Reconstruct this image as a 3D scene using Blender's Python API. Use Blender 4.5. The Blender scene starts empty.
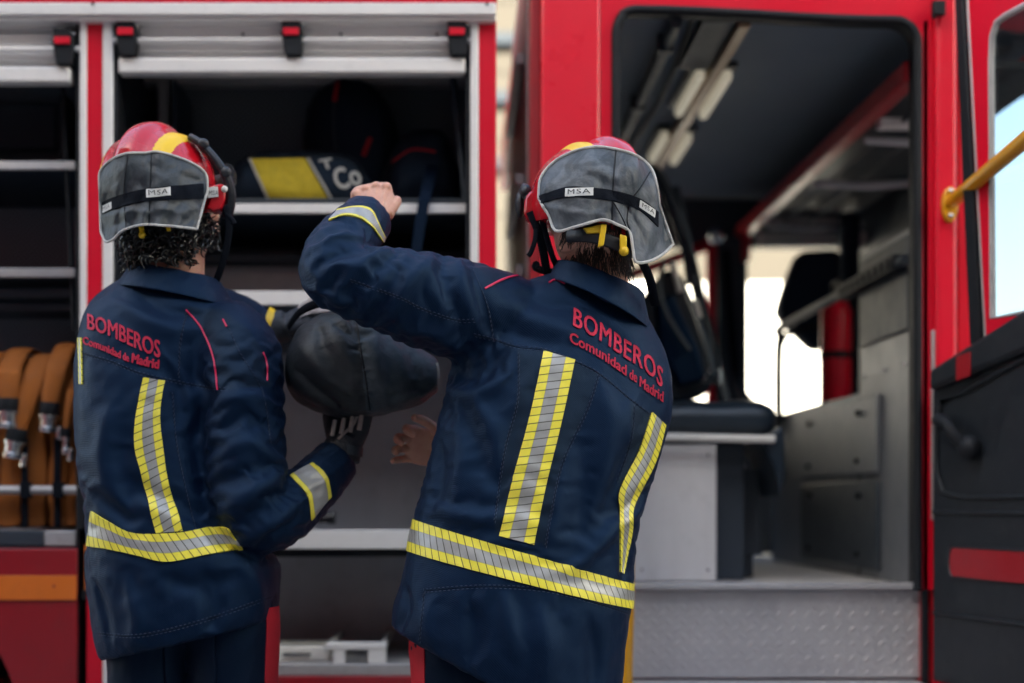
import bpy, bmesh, math, random
import numpy as np
from mathutils import Vector, Matrix, noise
from mathutils.bvhtree import BVHTree

random.seed(7)
R = math.radians
SC = bpy.context.scene
COL = SC.collection

# ---------------------------------------------------------------- camera frame: lens 50 mm, shifted
F, CX, HY, CZ = 1422.0, 457.0, 502.0, 1.08
CAM = Vector((0, 0, CZ))


def W(px, py, D):
    """picture position at distance D in front of the camera -> metres"""
    return Vector(((px - CX) * D / F, D, CZ + (HY - py) * D / F))


def PX(p):
    return CX + p[0] * F / p[1], HY - (p[2] - CZ) * F / p[1]


# ---------------------------------------------------------------- objects
ORIGIN = {}


def link(o, parent=None):
    COL.objects.link(o)
    if parent is not None:
        o.parent = parent
        L = ORIGIN.get(parent.name, Vector((0, 0, 0)))
        o.matrix_parent_inverse = Matrix.Translation(-L)
    return o


def tag(o, label=None, cat=None, group=None, kind=None):
    if label: o['label'] = label
    if cat: o['category'] = cat
    if group: o['group'] = group
    if kind: o['kind'] = kind
    return o


def empty(name, loc, label=None, cat=None, group=None):
    o = bpy.data.objects.new(name, None)
    o.empty_display_size = .1
    o.location = loc
    link(o)
    ORIGIN[o.name] = Vector(loc)
    return tag(o, label, cat, group)


class MB:
    def __init__(self):
        self.v, self.f, self.m, self.uv = [], [], [], {}

    def face(self, idx, mi=0, uv=None):
        if uv is not None: self.uv[len(self.f)] = uv
        self.f.append(tuple(idx)); self.m.append(mi)

    def add(self, pts):
        b = len(self.v)
        self.v.extend(Vector(p) for p in pts)
        return b

    def hexa(self, p, mi=0):
        """p: 4 points of one end then the 4 of the other"""
        b = self.add(p)
        for q in ((3, 2, 1, 0), (4, 5, 6, 7), (0, 1, 5, 4), (1, 2, 6, 5), (2, 3, 7, 6), (3, 0, 4, 7)):
            self.face([b + i for i in q], mi)
        return self

    def box(self, x0, x1, y0, y1, z0, z1, mi=0):
        if x0 > x1: x0, x1 = x1, x0
        if y0 > y1: y0, y1 = y1, y0
        if z0 > z1: z0, z1 = z1, z0
        return self.hexa([(x0, y0, z0), (x1, y0, z0), (x1, y0, z1), (x0, y0, z1),
                          (x0, y1, z0), (x1, y1, z0), (x1, y1, z1), (x0, y1, z1)], mi)

    def pbox(self, px0, px1, py0, py1, D0, D1, mi=0):
        a, b = W(px0, py1, D0), W(px1, py0, D0)
        return self.box(a.x, b.x, D0, D1, a.z, b.z, mi)

    def loft(self, rings, mi=0, closed=True, cap=True, uv=False):
        n = len(rings[0]); b = self.add([p for r in rings for p in r])
        for i in range(len(rings) - 1):
            for j in range(n if closed else n - 1):
                k = (j + 1) % n
                u = None
                if uv: u = [(j / n, i), ((j + 1) / n, i), ((j + 1) / n, i + 1), (j / n, i + 1)]
                self.face([b + i * n + j, b + i * n + k, b + (i + 1) * n + k, b + (i + 1) * n + j], mi, u)
        if cap and closed:
            self.face([b + j for j in range(n)][::-1], mi)
            self.face([b + (len(rings) - 1) * n + j for j in range(n)], mi)
        return self

    def tube(self, pts, r, n=10, mi=0, cap=True, closed=False, flat=None, up=None):
        pts = [Vector(p) for p in pts]
        N = len(pts)
        rr = r if isinstance(r, (list, tuple)) else [r] * N
        rings = []; prev = None
        for i in range(N):
            if closed: t = pts[(i + 1) % N] - pts[i - 1]
            else: t = pts[min(i + 1, N - 1)] - pts[max(i - 1, 0)]
            t.normalize()
            if prev is None:
                a = Vector(up) if up is not None else (Vector((0, 0, 1)) if abs(t.z) < .9 else Vector((1, 0, 0)))
            else: a = prev
            u = a - t * a.dot(t); u.normalize(); w = t.cross(u); prev = u
            fl = 1 if flat is None else flat
            rings.append([pts[i] + u * (rr[i] * math.cos(2 * math.pi * j / n)) + w * (rr[i] * fl * math.sin(2 * math.pi * j / n)) for j in range(n)])
        if closed: rings.append(rings[0])
        return self.loft(rings, mi, True, cap and not closed)

    def prism(self, poly, vec, mi=0):
        n = len(poly); vec = Vector(vec)
        b = self.add(list(poly) + [Vector(p) + vec for p in poly])
        self.face([b + i for i in range(n)][::-1], mi)
        self.face([b + n + i for i in range(n)], mi)
        for i in range(n):
            k = (i + 1) % n
            self.face([b + i, b + k, b + n + k, b + n + i], mi)
        return self

    def ball(self, c, r, nu=16, nv=10, mi=0, rot=None):
        c = Vector(c); r = Vector(r) if hasattr(r, '__len__') else Vector((r, r, r))
        rings = []
        for i in range(nv + 1):
            th = max(1e-3, min(math.pi - 1e-3, math.pi * i / nv))
            ring = []
            for j in range(nu):
                ph = 2 * math.pi * j / nu
                d = Vector((r.x * math.sin(th) * math.cos(ph), r.y * math.sin(th) * math.sin(ph), -r.z * math.cos(th)))
                if rot is not None: d = rot @ d
                ring.append(c + d)
            rings.append(ring)
        return self.loft(rings, mi)

    def mesh(self, name='m'):
        me = bpy.data.meshes.new(name)
        me.from_pydata([tuple(v) for v in self.v], [], self.f)
        return me

    def build(self, name, mats, parent=None, bevel=0, seg=2, angle=35, fix=True, smooth=True):
        me = self.mesh(name)
        if not isinstance(mats, (list, tuple)): mats = [mats]
        for m in mats: me.materials.append(m)
        me.polygons.foreach_set('material_index', self.m)
        if self.uv:
            L = me.uv_layers.new(name='UVMap')
            for p in me.polygons:
                u = self.uv.get(p.index)
                if u:
                    for k, li in enumerate(p.loop_indices): L.data[li].uv = u[k]
        if fix:
            bm = bmesh.new(); bm.from_mesh(me)
            bmesh.ops.recalc_face_normals(bm, faces=bm.faces)
            bm.to_mesh(me); bm.free()
        if smooth:
            me.shade_smooth()
            me.set_sharp_from_angle(angle=R(angle))
        o = bpy.data.objects.new(name, me)
        if bevel:
            b = o.modifiers.new('edge', 'BEVEL'); b.width = bevel; b.segments = seg; b.limit_method = 'ANGLE'; b.angle_limit = R(40)
        return link(o, parent)


def obj(name, me, mats, parent=None):
    if not isinstance(mats, (list, tuple)): mats = [mats]
    me.materials.clear()
    for m in mats: me.materials.append(m)
    o = bpy.data.objects.new(name, me)
    return link(o, parent)


def catmull(pts, per=8, closed=False):
    P = [Vector(p) for p in pts]; n = len(P); out = []
    rng = range(n if closed else n - 1)
    for i in rng:
        if closed: a, b, c, d = P[i - 1], P[i], P[(i + 1) % n], P[(i + 2) % n]
        else: a, b, c, d = P[max(i - 1, 0)], P[i], P[i + 1], P[min(i + 2, n - 1)]
        for k in range(per):
            t = k / per
            out.append(.5 * ((2 * b) + (c - a) * t + (2 * a - 5 * b + 4 * c - d) * t * t + (3 * b - a - 3 * c + d) * t ** 3))
    if not closed: out.append(P[-1])
    return out


def resample(pts, n):
    P = [Vector(p) for p in pts]; L = [0]
    for i in range(1, len(P)): L.append(L[-1] + (P[i] - P[i - 1]).length)
    out = []; j = 0
    for k in range(n):
        s = L[-1] * k / (n - 1)
        while j < len(P) - 2 and L[j + 1] < s: j += 1
        d = L[j + 1] - L[j]
        out.append(P[j].lerp(P[j + 1], (s - L[j]) / d if d > 1e-9 else 0))
    return out


def interp(x, xs, ys):
    return float(np.interp(x, xs, ys))


# ---------------------------------------------------------------- materials
def new_mat(name):
    m = bpy.data.materials.new(name); m.use_nodes = True
    nt = m.node_tree; b = nt.nodes['Principled BSDF']
    return m, nt, b


def nd(nt, t, **k):
    n = nt.nodes.new(t)
    for a, v in k.items():
        if a in n.inputs: n.inputs[a].default_value = v
        else: setattr(n, a, v)
    return n


def pbr(name, col, rough=.5, metal=0., var=.12, vscale=6., bump=0., bscale=120., coat=0., spec=.5, stretch=None, dirt=0., rvar=.12, sheen=0., dirtcol=(.05, .045, .04)):
    """a principled surface with broken-up colour, gloss and a fine bump"""
    m, nt, b = new_mat(name); ln = nt.links.new
    tc = nd(nt, 'ShaderNodeTexCoord'); mp = nd(nt, 'ShaderNodeMapping')
    ln(tc.outputs['Object'], mp.inputs['Vector'])
    if stretch: mp.inputs['Scale'].default_value = stretch
    n1 = nd(nt, 'ShaderNodeTexNoise', Scale=vscale, Detail=5., Roughness=.6)
    ln(mp.outputs[0], n1.inputs['Vector'])
    mix = nd(nt, 'ShaderNodeMix', data_type='RGBA')
    c = Vector(col)
    mix.inputs['A'].default_value = (*(c * (1 - var)), 1)
    mix.inputs['B'].default_value = (*[min(.95, x) for x in c * (1 + var)], 1)
    ln(n1.outputs[0], mix.inputs['Factor'])
    out = mix.outputs['Result']
    if dirt:
        n3 = nd(nt, 'ShaderNodeTexNoise', Scale=vscale * 2.3, Detail=8., Roughness=.75)
        ln(tc.outputs['Object'], n3.inputs['Vector'])
        cr = nd(nt, 'ShaderNodeMapRange'); cr.inputs['From Min'].default_value = .52; cr.inputs['From Max'].default_value = .78
        cr.inputs['To Max'].default_value = dirt
        ln(n3.outputs[0], cr.inputs['Value'])
        m2 = nd(nt, 'ShaderNodeMix', data_type='RGBA'); m2.inputs['B'].default_value = (*dirtcol, 1)
        ln(cr.outputs[0], m2.inputs['Factor']); ln(out, m2.inputs['A']); out = m2.outputs['Result']
    ln(out, b.inputs['Base Color'])
    rr = nd(nt, 'ShaderNodeMapRange'); rr.inputs['To Min'].default_value = max(.02, rough - rvar); rr.inputs['To Max'].default_value = min(1, rough + rvar)
    n4 = nd(nt, 'ShaderNodeTexNoise', Scale=vscale * 4, Detail=6.)
    ln(mp.outputs[0], n4.inputs['Vector']); ln(n4.outputs[0], rr.inputs['Value']); ln(rr.outputs[0], b.inputs['Roughness'])
    b.inputs['Metallic'].default_value = metal
    b.inputs['Coat Weight'].default_value = coat; b.inputs['Coat Roughness'].default_value = .08
    b.inputs['Specular IOR Level'].default_value = spec
    if sheen:
        b.inputs['Sheen Weight'].default_value = sheen; b.inputs['Sheen Roughness'].default_value = .5
    if bump:
        n2 = nd(nt, 'ShaderNodeTexNoise', Scale=bscale, Detail=4.)
        ln(mp.outputs[0], n2.inputs['Vector'])
        bp = nd(nt, 'ShaderNodeBump', Strength=bump, Distance=.004)
        ln(n2.outputs[0], bp.inputs['Height']); ln(bp.outputs[0], b.inputs['Normal'])
    return m


def vmath(nt, op, a, b=None):
    n = nt.nodes.new('ShaderNodeMath'); n.operation = op
    for i, x in enumerate((a, b)):
        if x is None: continue
        if isinstance(x, (int, float)): n.inputs[i].default_value = x
        else: nt.links.new(x, n.inputs[i])
    return n.outputs[0]


M = {}
M['red'] = pbr('red_paint', (.66, .004, .026), .38, var=.05, coat=.15, spec=.3, vscale=3, dirt=.08)
M['red_lit'] = pbr('lit_red_paint', (.74, .012, .036), .3, var=.04, coat=.5, vscale=3, dirt=.05)  # same body paint, base lightened for the light the corner panel catches
M['dark_red'] = pbr('dark_red_paint', (.30, .004, .012), .4, var=.1, coat=.3, dirt=.25)
M['rack_red'] = pbr('matt_red_paint', (.40, .006, .02), .4, var=.2, dirt=.2)
M['alu'] = pbr('anodised_aluminium', (.80, .785, .78), .38, metal=.15, var=.06, vscale=9, stretch=(.3, 1, 4), dirt=.1)
M['alu_dark'] = pbr('dull_aluminium', (.40, .39, .40), .38, metal=.2, var=.18, vscale=7, stretch=(1, 1, .25), dirt=.3)
M['back_sheet'] = pbr('locker_back_sheet', (.60, .61, .64), .34, metal=.25, var=.18, vscale=5, stretch=(2, 1, .3), dirt=.25)
M['sheet'] = pbr('brushed_sheet', (.74, .72, .72), .36, metal=.15, var=.12, vscale=5, stretch=(3, 1, .3), dirt=.15)
M['liner'] = pbr('dark_liner', (.016, .024, .034), .5, var=.2, dirt=.2)
M['rubber'] = pbr('black_rubber', (.008, .010, .014), .6, var=.2, spec=.25)
M['plastic'] = pbr('black_plastic', (.015, .017, .022), .42, var=.2, bump=.15)
M['trim'] = pbr('grey_door_moulding', (.0065, .010, .0155), .5, var=.12, bump=.25, bscale=300, dirt=.15, dirtcol=(.10, .10, .10))
M['headliner'] = pbr('grey_headliner', (.15, .195, .25), .75, var=.1, bump=.2, bscale=200)
M['charcoal'] = pbr('charcoal_panel', (.022, .033, .048), .55, var=.15, dirt=.2)
M['locker'] = pbr('grey_locker_panel', (.15, .165, .19), .45, metal=.2, var=.15, vscale=4, dirt=.25)
M['orange'] = pbr('orange_reflector', (.75, .17, .02), .35, var=.1, coat=.3, dirt=.15)
M['white'] = pbr('white_plastic', (.72, .70, .66), .45, var=.06, dirt=.12)
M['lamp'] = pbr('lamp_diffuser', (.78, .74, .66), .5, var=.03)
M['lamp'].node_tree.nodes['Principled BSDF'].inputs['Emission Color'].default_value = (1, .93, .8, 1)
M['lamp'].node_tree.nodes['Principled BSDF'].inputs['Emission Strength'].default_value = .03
M['brass'] = pbr('tan_metal_trim', (.34, .24, .15), .35, metal=.4, var=.15)
M['yellow_paint'] = pbr('yellow_rail_paint', (.72, .33, .012), .33, var=.1, coat=.4, dirt=.2)
M['chrome'] = pbr('steel_fitting', (.62, .62, .64), .24, metal=1, var=.1)
M['white_render'] = pbr('white_render', (.74, .73, .71), .85, var=.06, vscale=1.5, dirt=.12)
M['asphalt'] = pbr('asphalt', (.06, .06, .062), .85, var=.3, vscale=2, bump=.6, bscale=90)
M['concrete'] = pbr('concrete', (.20, .19, .185), .85, var=.2, vscale=1.2, bump=.3, bscale=60, dirt=.3)
M['brickwork'] = pbr('dark_brickwork', (.16, .11, .09), .9, var=.25, vscale=3, dirt=.3)
M['tyre'] = pbr('tyre_rubber', (.015, .015, .016), .8, var=.25, bump=.3)
M['strap'] = pbr('black_webbing', (.004, .006, .011), .85, spec=.12, var=.25, bump=.5, bscale=400)


def perforated():
    m, nt, b = new_mat('perforated_panel'); ln = nt.links.new
    tc = nd(nt, 'ShaderNodeTexCoord'); sep = nd(nt, 'ShaderNodeSeparateXYZ'); ln(tc.outputs['Object'], sep.inputs[0])
    def cell(o): return vmath(nt, 'SUBTRACT', vmath(nt, 'FRACT', vmath(nt, 'MULTIPLY', o, 62.)), .5)
    x, z = cell(sep.outputs['X']), cell(sep.outputs['Z'])
    d = vmath(nt, 'SQRT', vmath(nt, 'ADD', vmath(nt, 'MULTIPLY', x, x), vmath(nt, 'MULTIPLY', z, z)))
    h = vmath(nt, 'LESS_THAN', d, .27)
    mix = nd(nt, 'ShaderNodeMix', data_type='RGBA')
    mix.inputs['A'].default_value = (.20, .225, .26, 1); mix.inputs['B'].default_value = (.008, .008, .01, 1)
    ln(h, mix.inputs['Factor']); ln(mix.outputs['Result'], b.inputs['Base Color'])
    b.inputs['Roughness'].default_value = .5; b.inputs['Metallic'].default_value = .35
    return m


M['perforated'] = perforated()


def tread_plate():
    m, nt, b = new_mat('tread_plate'); ln = nt.links.new
    tc = nd(nt, 'ShaderNodeTexCoord'); sep = nd(nt, 'ShaderNodeSeparateXYZ'); ln(tc.outputs['Object'], sep.inputs[0])
    y = vmath(nt, 'ADD', sep.outputs['Z'], sep.outputs['Y'])
    u = vmath(nt, 'MULTIPLY', vmath(nt, 'ADD', sep.outputs['X'], y), 26.); v = vmath(nt, 'MULTIPLY', vmath(nt, 'SUBTRACT', sep.outputs['X'], y), 26.)
    par = vmath(nt, 'MODULO', vmath(nt, 'ABSOLUTE', vmath(nt, 'ADD', vmath(nt, 'FLOOR', u), vmath(nt, 'FLOOR', v))), 2.)
    fu = vmath(nt, 'ABSOLUTE', vmath(nt, 'SUBTRACT', vmath(nt, 'FRACT', u), .5)); fv = vmath(nt, 'ABSOLUTE', vmath(nt, 'SUBTRACT', vmath(nt, 'FRACT', v), .5))
    def bar(a, c):
        e = vmath(nt, 'ADD', vmath(nt, 'POWER', vmath(nt, 'MULTIPLY', a, 2.2), 2.), vmath(nt, 'POWER', vmath(nt, 'MULTIPLY', c, 6.5), 2.))
        return vmath(nt, 'MAXIMUM', vmath(nt, 'SUBTRACT', 1., e), 0.)
    hgt = vmath(nt, 'ADD', vmath(nt, 'MULTIPLY', bar(fu, fv), par), vmath(nt, 'MULTIPLY', bar(fv, fu), vmath(nt, 'SUBTRACT', 1., par)))
    bp = nd(nt, 'ShaderNodeBump', Strength=.6, Distance=.003); ln(hgt, bp.inputs['Height']); ln(bp.outputs[0], b.inputs['Normal'])
    n = nd(nt, 'ShaderNodeTexNoise', Scale=5., Detail=6., Roughness=.65); ln(tc.outputs['Object'], n.inputs['Vector'])
    mix = nd(nt, 'ShaderNodeMix', data_type='RGBA'); mix.inputs['A'].default_value = (.36, .35, .37, 1); mix.inputs['B'].default_value = (.62, .60, .61, 1)
    ln(n.outputs[0], mix.inputs['Factor']); ln(mix.outputs['Result'], b.inputs['Base Color'])
    b.inputs['Metallic'].default_value = .4; b.inputs['Roughness'].default_value = .36
    return m


M['tread'] = tread_plate()


def fabric(name, col, rough=.56, twill=900., bump=.25, var=.25, spec=.35, dust=.10):
    """woven work-wear cloth: ripstop weave, broad fading and dusty rubs"""
    m, nt, b = new_mat(name); ln = nt.links.new
    tc = nd(nt, 'ShaderNodeTexCoord')
    n1 = nd(nt, 'ShaderNodeTexNoise', Scale=7., Detail=6., Roughness=.62); ln(tc.outputs['Object'], n1.inputs['Vector'])
    c = Vector(col)
    mix = nd(nt, 'ShaderNodeMix', data_type='RGBA'); mix.inputs['A'].default_value = (*(c * (1 - var)), 1); mix.inputs['B'].default_value = (*(c * (1 + var)), 1)
    ln(n1.outputs[0], mix.inputs['Factor'])
    at = nd(nt, 'ShaderNodeAttribute', attribute_name='panel')
    pm = nd(nt, 'ShaderNodeMix', data_type='RGBA'); pm.inputs['B'].default_value = (.0085, .0130, .0205, 1)
    ln(at.outputs['Fac'], pm.inputs['Factor']); ln(mix.outputs['Result'], pm.inputs['A']); mix = pm
    n3 = nd(nt, 'ShaderNodeTexNoise', Scale=23., Detail=9., Roughness=.78); ln(tc.outputs['Object'], n3.inputs['Vector'])
    mr = nd(nt, 'ShaderNodeMapRange'); mr.inputs['From Min'].default_value = .55; mr.inputs['From Max'].default_value = .85; mr.inputs['To Max'].default_value = dust
    ln(n3.outputs[0], mr.inputs['Value'])
    m2 = nd(nt, 'ShaderNodeMix', data_type='RGBA'); m2.inputs['B'].default_value = (.22, .23, .26, 1)
    ln(mr.outputs[0], m2.inputs['Factor']); ln(mix.outputs['Result'], m2.inputs['A']); ln(m2.outputs['Result'], b.inputs['Base Color'])
    b.inputs['Roughness'].default_value = rough; b.inputs['Specular IOR Level'].default_value = spec
    b.inputs['Specular Tint'].default_value = (.26, .56, 1, 1)
    b.inputs['Sheen Weight'].default_value = .03; b.inputs['Sheen Roughness'].default_value = .45
    b.inputs['Sheen Tint'].default_value = (.45, .6, 1, 1)
    w1 = nd(nt, 'ShaderNodeTexWave', Scale=twill * .16, Distortion=1.2, Detail=2.); w1.bands_direction = 'DIAGONAL'
    ln(tc.outputs['Object'], w1.inputs['Vector'])
    n2 = nd(nt, 'ShaderNodeTexNoise', Scale=150., Detail=5.); ln(tc.outputs['Object'], n2.inputs['Vector'])
    h = vmath(nt, 'ADD', vmath(nt, 'MULTIPLY', w1.outputs['Fac'], .35), n2.outputs[0])
    n5 = nd(nt, 'ShaderNodeTexNoise', Scale=42., Detail=4., Distortion=.6); ln(tc.outputs['Object'], n5.inputs['Vector'])
    h = vmath(nt, 'ADD', h, vmath(nt, 'MULTIPLY', n5.outputs[0], .7))
    bp = nd(nt, 'ShaderNodeBump', Strength=bump, Distance=.003); ln(h, bp.inputs['Height']); ln(bp.outputs[0], b.inputs['Normal'])
    return m


M['navy'] = fabric('navy_jacket_cloth', (.0008, .0054, .0210), spec=.38, dust=.012)
M['navy_dark'] = fabric('dark_navy_cloth', (.0022, .0050, .014), spec=.25, dust=.04)
M['vinyl'] = pbr('dark_blue_vinyl', (.010, .020, .032), .35, var=.15, bump=.1, bscale=90)
M['bagcloth'] = fabric('black_bag_cloth', (.012, .015, .021), bump=.4)
M['collar_in'] = fabric('collar_lining', (.009, .015, .033))


def leather(name, col, scuff=.35, rough=.5):
    m, nt, b = new_mat(name); ln = nt.links.new
    tc = nd(nt, 'ShaderNodeTexCoord')
    n1 = nd(nt, 'ShaderNodeTexNoise', Scale=22., Detail=8., Roughness=.7, Distortion=.8); ln(tc.outputs['Object'], n1.inputs['Vector'])
    mr = nd(nt, 'ShaderNodeMapRange'); mr.inputs['From Min'].default_value = .42; mr.inputs['From Max'].default_value = .78; mr.inputs['To Max'].default_value = scuff
    ln(n1.outputs[0], mr.inputs['Value'])
    mix = nd(nt, 'ShaderNodeMix', data_type='RGBA'); mix.inputs['A'].default_value = (*col, 1); mix.inputs['B'].default_value = (.30, .32, .35, 1)
    ln(mr.outputs[0], mix.inputs['Factor']); ln(mix.outputs['Result'], b.inputs['Base Color'])
    b.inputs['Roughness'].default_value = rough; b.inputs['Specular IOR Level'].default_value = .45
    n2 = nd(nt, 'ShaderNodeTexNoise', Scale=60., Detail=7., Roughness=.6); ln(tc.outputs['Object'], n2.inputs['Vector'])
    n3 = nd(nt, 'ShaderNodeTexNoise', Scale=14., Detail=3., Distortion=1.); ln(tc.outputs['Object'], n3.inputs['Vector'])
    h = vmath(nt, 'ADD', n2.outputs[0], vmath(nt, 'MULTIPLY', n3.outputs[0], 2.))
    bp = nd(nt, 'ShaderNodeBump', Strength=.45, Distance=.004); ln(h, bp.inputs['Height']); ln(bp.outputs[0], b.inputs['Normal'])
    return m


M['flap'] = leather('scuffed_grey_leather', (.036, .046, .058), .42)
M['flap_dark'] = leather('charcoal_leather', (.018, .026, .034), .15)
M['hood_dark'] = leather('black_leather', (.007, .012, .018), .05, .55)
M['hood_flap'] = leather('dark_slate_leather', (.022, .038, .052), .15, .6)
M['piping'] = pbr('grey_white_welt', (.50, .49, .47), .8, var=.25, vscale=60, bump=.6, bscale=500)
M['helmet_red'] = pbr('red_helmet_shell', (.50, .006, .016), .25, var=.06, coat=.5, dirt=.15)
M['helmet_yellow'] = pbr('yellow_helmet_band', (.80, .50, .012), .35, var=.08, dirt=.15)
M['clip_yellow'] = pbr('yellow_clip_plastic', (.75, .48, .02), .4, var=.08)
M['red_thread'] = pbr('red_embroidery', (.55, .012, .055), .65, var=.12, vscale=90, bump=.5, bscale=700)
M['pink_piping'] = pbr('crimson_piping', (.62, .016, .085), .5, var=.1)
M['stripe_red'] = pbr('red_trouser_stripe', (.45, .006, .02), .7, var=.12, bump=.3, bscale=500)
M['label_white'] = pbr('white_woven_label', (.62, .62, .60), .7, var=.08)
M['label_black'] = pbr('black_print', (.015, .015, .018), .6)
M['seam'] = pbr('navy_stitching', (.030, .045, .085), .8, var=.3, vscale=200)
M['hair'] = pbr('black_hair', (.010, .009, .009), .38, var=.3, spec=.6)
M['hair_brown'] = pbr('dark_brown_hair', (.035, .022, .016), .42, var=.3, spec=.5)
M['glove'] = pbr('dark_leather_glove', (.018, .022, .032), .6, var=.3, bump=.6, bscale=150)
M['glove_pale'] = pbr('pale_glove_palm', (.26, .22, .21), .7, var=.3, vscale=30, bump=.5, dirt=.4)
M['boot'] = pbr('black_boot_leather', (.012, .012, .013), .4, var=.2, bump=.2)


def skin_mat(name, col):
    m, nt, b = new_mat(name); ln = nt.links.new
    tc = nd(nt, 'ShaderNodeTexCoord')
    n1 = nd(nt, 'ShaderNodeTexNoise', Scale=45., Detail=6., Roughness=.65); ln(tc.outputs['Object'], n1.inputs['Vector'])
    mix = nd(nt, 'ShaderNodeMix', data_type='RGBA'); c = Vector(col)
    mix.inputs['A'].default_value = (c.x * .82, c.y * .62, c.z * .60, 1); mix.inputs['B'].default_value = (c.x * 1.1, c.y * 1.18, c.z * 1.15, 1)
    ln(n1.outputs[0], mix.inputs['Factor']); ln(mix.outputs['Result'], b.inputs['Base Color'])
    b.inputs['Roughness'].default_value = .5
    b.inputs['Subsurface Weight'].default_value = .25; b.inputs['Subsurface Radius'].default_value = (.012, .004, .002)
    b.inputs['Subsurface Scale'].default_value = .5
    n2 = nd(nt, 'ShaderNodeTexNoise', Scale=140., Detail=6., Distortion=1.5); ln(tc.outputs['Object'], n2.inputs['Vector'])
    bp = nd(nt, 'ShaderNodeBump', Strength=.55, Distance=.003); ln(n2.outputs[0], bp.inputs['Height']); ln(bp.outputs[0], b.inputs['Normal'])
    return m


M['skin'] = skin_mat('skin', (.64, .36, .27))


def tape_mat(name, pitch, lean, yellow=(.84, .73, .075), silver=(.37, .375, .375), y0=.30, lines=True):
    """reflective trim: yellow / silver / yellow across the strip (UV x), dark segment lines along it (UV y, metres)"""
    m, nt, b = new_mat(name); ln = nt.links.new
    uvn = nd(nt, 'ShaderNodeUVMap'); sep = nd(nt, 'ShaderNodeSeparateXYZ'); ln(uvn.outputs[0], sep.inputs[0])
    u, v = sep.outputs['X'], sep.outputs['Y']
    d = vmath(nt, 'ABSOLUTE', vmath(nt, 'SUBTRACT', u, .5))
    isy = vmath(nt, 'GREATER_THAN', d, .5 - y0)
    mix = nd(nt, 'ShaderNodeMix', data_type='RGBA'); mix.inputs['A'].default_value = (*silver, 1); mix.inputs['B'].default_value = (*yellow, 1)
    ln(isy, mix.inputs['Factor'])
    ph = vmath(nt, 'FRACT', vmath(nt, 'DIVIDE', vmath(nt, 'ADD', v, vmath(nt, 'MULTIPLY', u, lean)), pitch))
    line = vmath(nt, 'LESS_THAN', ph, .13)
    edge = vmath(nt, 'LESS_THAN', vmath(nt, 'ABSOLUTE', vmath(nt, 'SUBTRACT', d, .5 - y0)), .012)
    dark = vmath(nt, 'MAXIMUM', line, vmath(nt, 'MULTIPLY', edge, .35))
    tc = nd(nt, 'ShaderNodeTexCoord')
    n = nd(nt, 'ShaderNodeTexNoise', Scale=30., Detail=6., Roughness=.7); ln(tc.outputs['Object'], n.inputs['Vector'])
    grime = nd(nt, 'ShaderNodeMix', data_type='RGBA'); grime.inputs['B'].default_value = (.16, .13, .07, 1)
    gm = nd(nt, 'ShaderNodeMapRange'); gm.inputs['From Min'].default_value = .5; gm.inputs['From Max'].default_value = .85; gm.inputs['To Max'].default_value = .35
    ln(n.outputs[0], gm.inputs['Value']); ln(gm.outputs[0], grime.inputs['Factor']); ln(mix.outputs['Result'], grime.inputs['A'])
    m2 = nd(nt, 'ShaderNodeMix', data_type='RGBA'); m2.inputs['B'].default_value = (.045, .042, .03, 1)
    ln(vmath(nt, 'MULTIPLY', dark, .85), m2.inputs['Factor']); ln(grime.outputs['Result'], m2.inputs['A'])
    ln(m2.outputs['Result'], b.inputs['Base Color'])
    b.inputs['Roughness'].default_value = .42
    ln(vmath(nt, 'MULTIPLY', vmath(nt, 'SUBTRACT', 1., isy), .35), b.inputs['Metallic'])
    bp = nd(nt, 'ShaderNodeBump', Strength=.35, Distance=.002); bp.invert = True
    ln(vmath(nt, 'ADD', line, vmath(nt, 'MULTIPLY', n.outputs[0], .7)), bp.inputs['Height']); ln(bp.outputs[0], b.inputs['Normal'])
    return m


M['tape'] = tape_mat('reflective_tape', .0165, .026)
M['tape_hem'] = tape_mat('reflective_hem_tape', .0165, -.028)
M['tape_cuff'] = tape_mat('reflective_cuff_tape', .0042, -.006, y0=.16, silver=(.40, .40, .40))
M['tape_plain'] = tape_mat('reflective_tape_fine', .013, -.02, y0=.30)


def glass_mat():
    m, nt, b = new_mat('window_glass')
    b.inputs['Base Color'].default_value = (.9, .96, 1, 1); b.inputs['Roughness'].default_value = .02
    b.inputs['Transmission Weight'].default_value = 1; b.inputs['IOR'].default_value = 1.0
    b.inputs['Specular IOR Level'].default_value = .5
    nt.nodes.remove(b)
    out = nt.nodes['Material Output']
    tr = nd(nt, 'ShaderNodeBsdfTransparent'); tr.inputs[0].default_value = (.66, .69, .70, 1)
    gl = nd(nt, 'ShaderNodeBsdfGlossy'); gl.inputs['Roughness'].default_value = .03
    mx = nd(nt, 'ShaderNodeMixShader')
    mx.inputs[0].default_value = .09; nt.links.new(tr.outputs[0], mx.inputs[1]); nt.links.new(gl.outputs[0], mx.inputs[2])
    nt.links.new(mx.outputs[0], out.inputs['Surface'])
    return m


M['glass'] = glass_mat()


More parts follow.
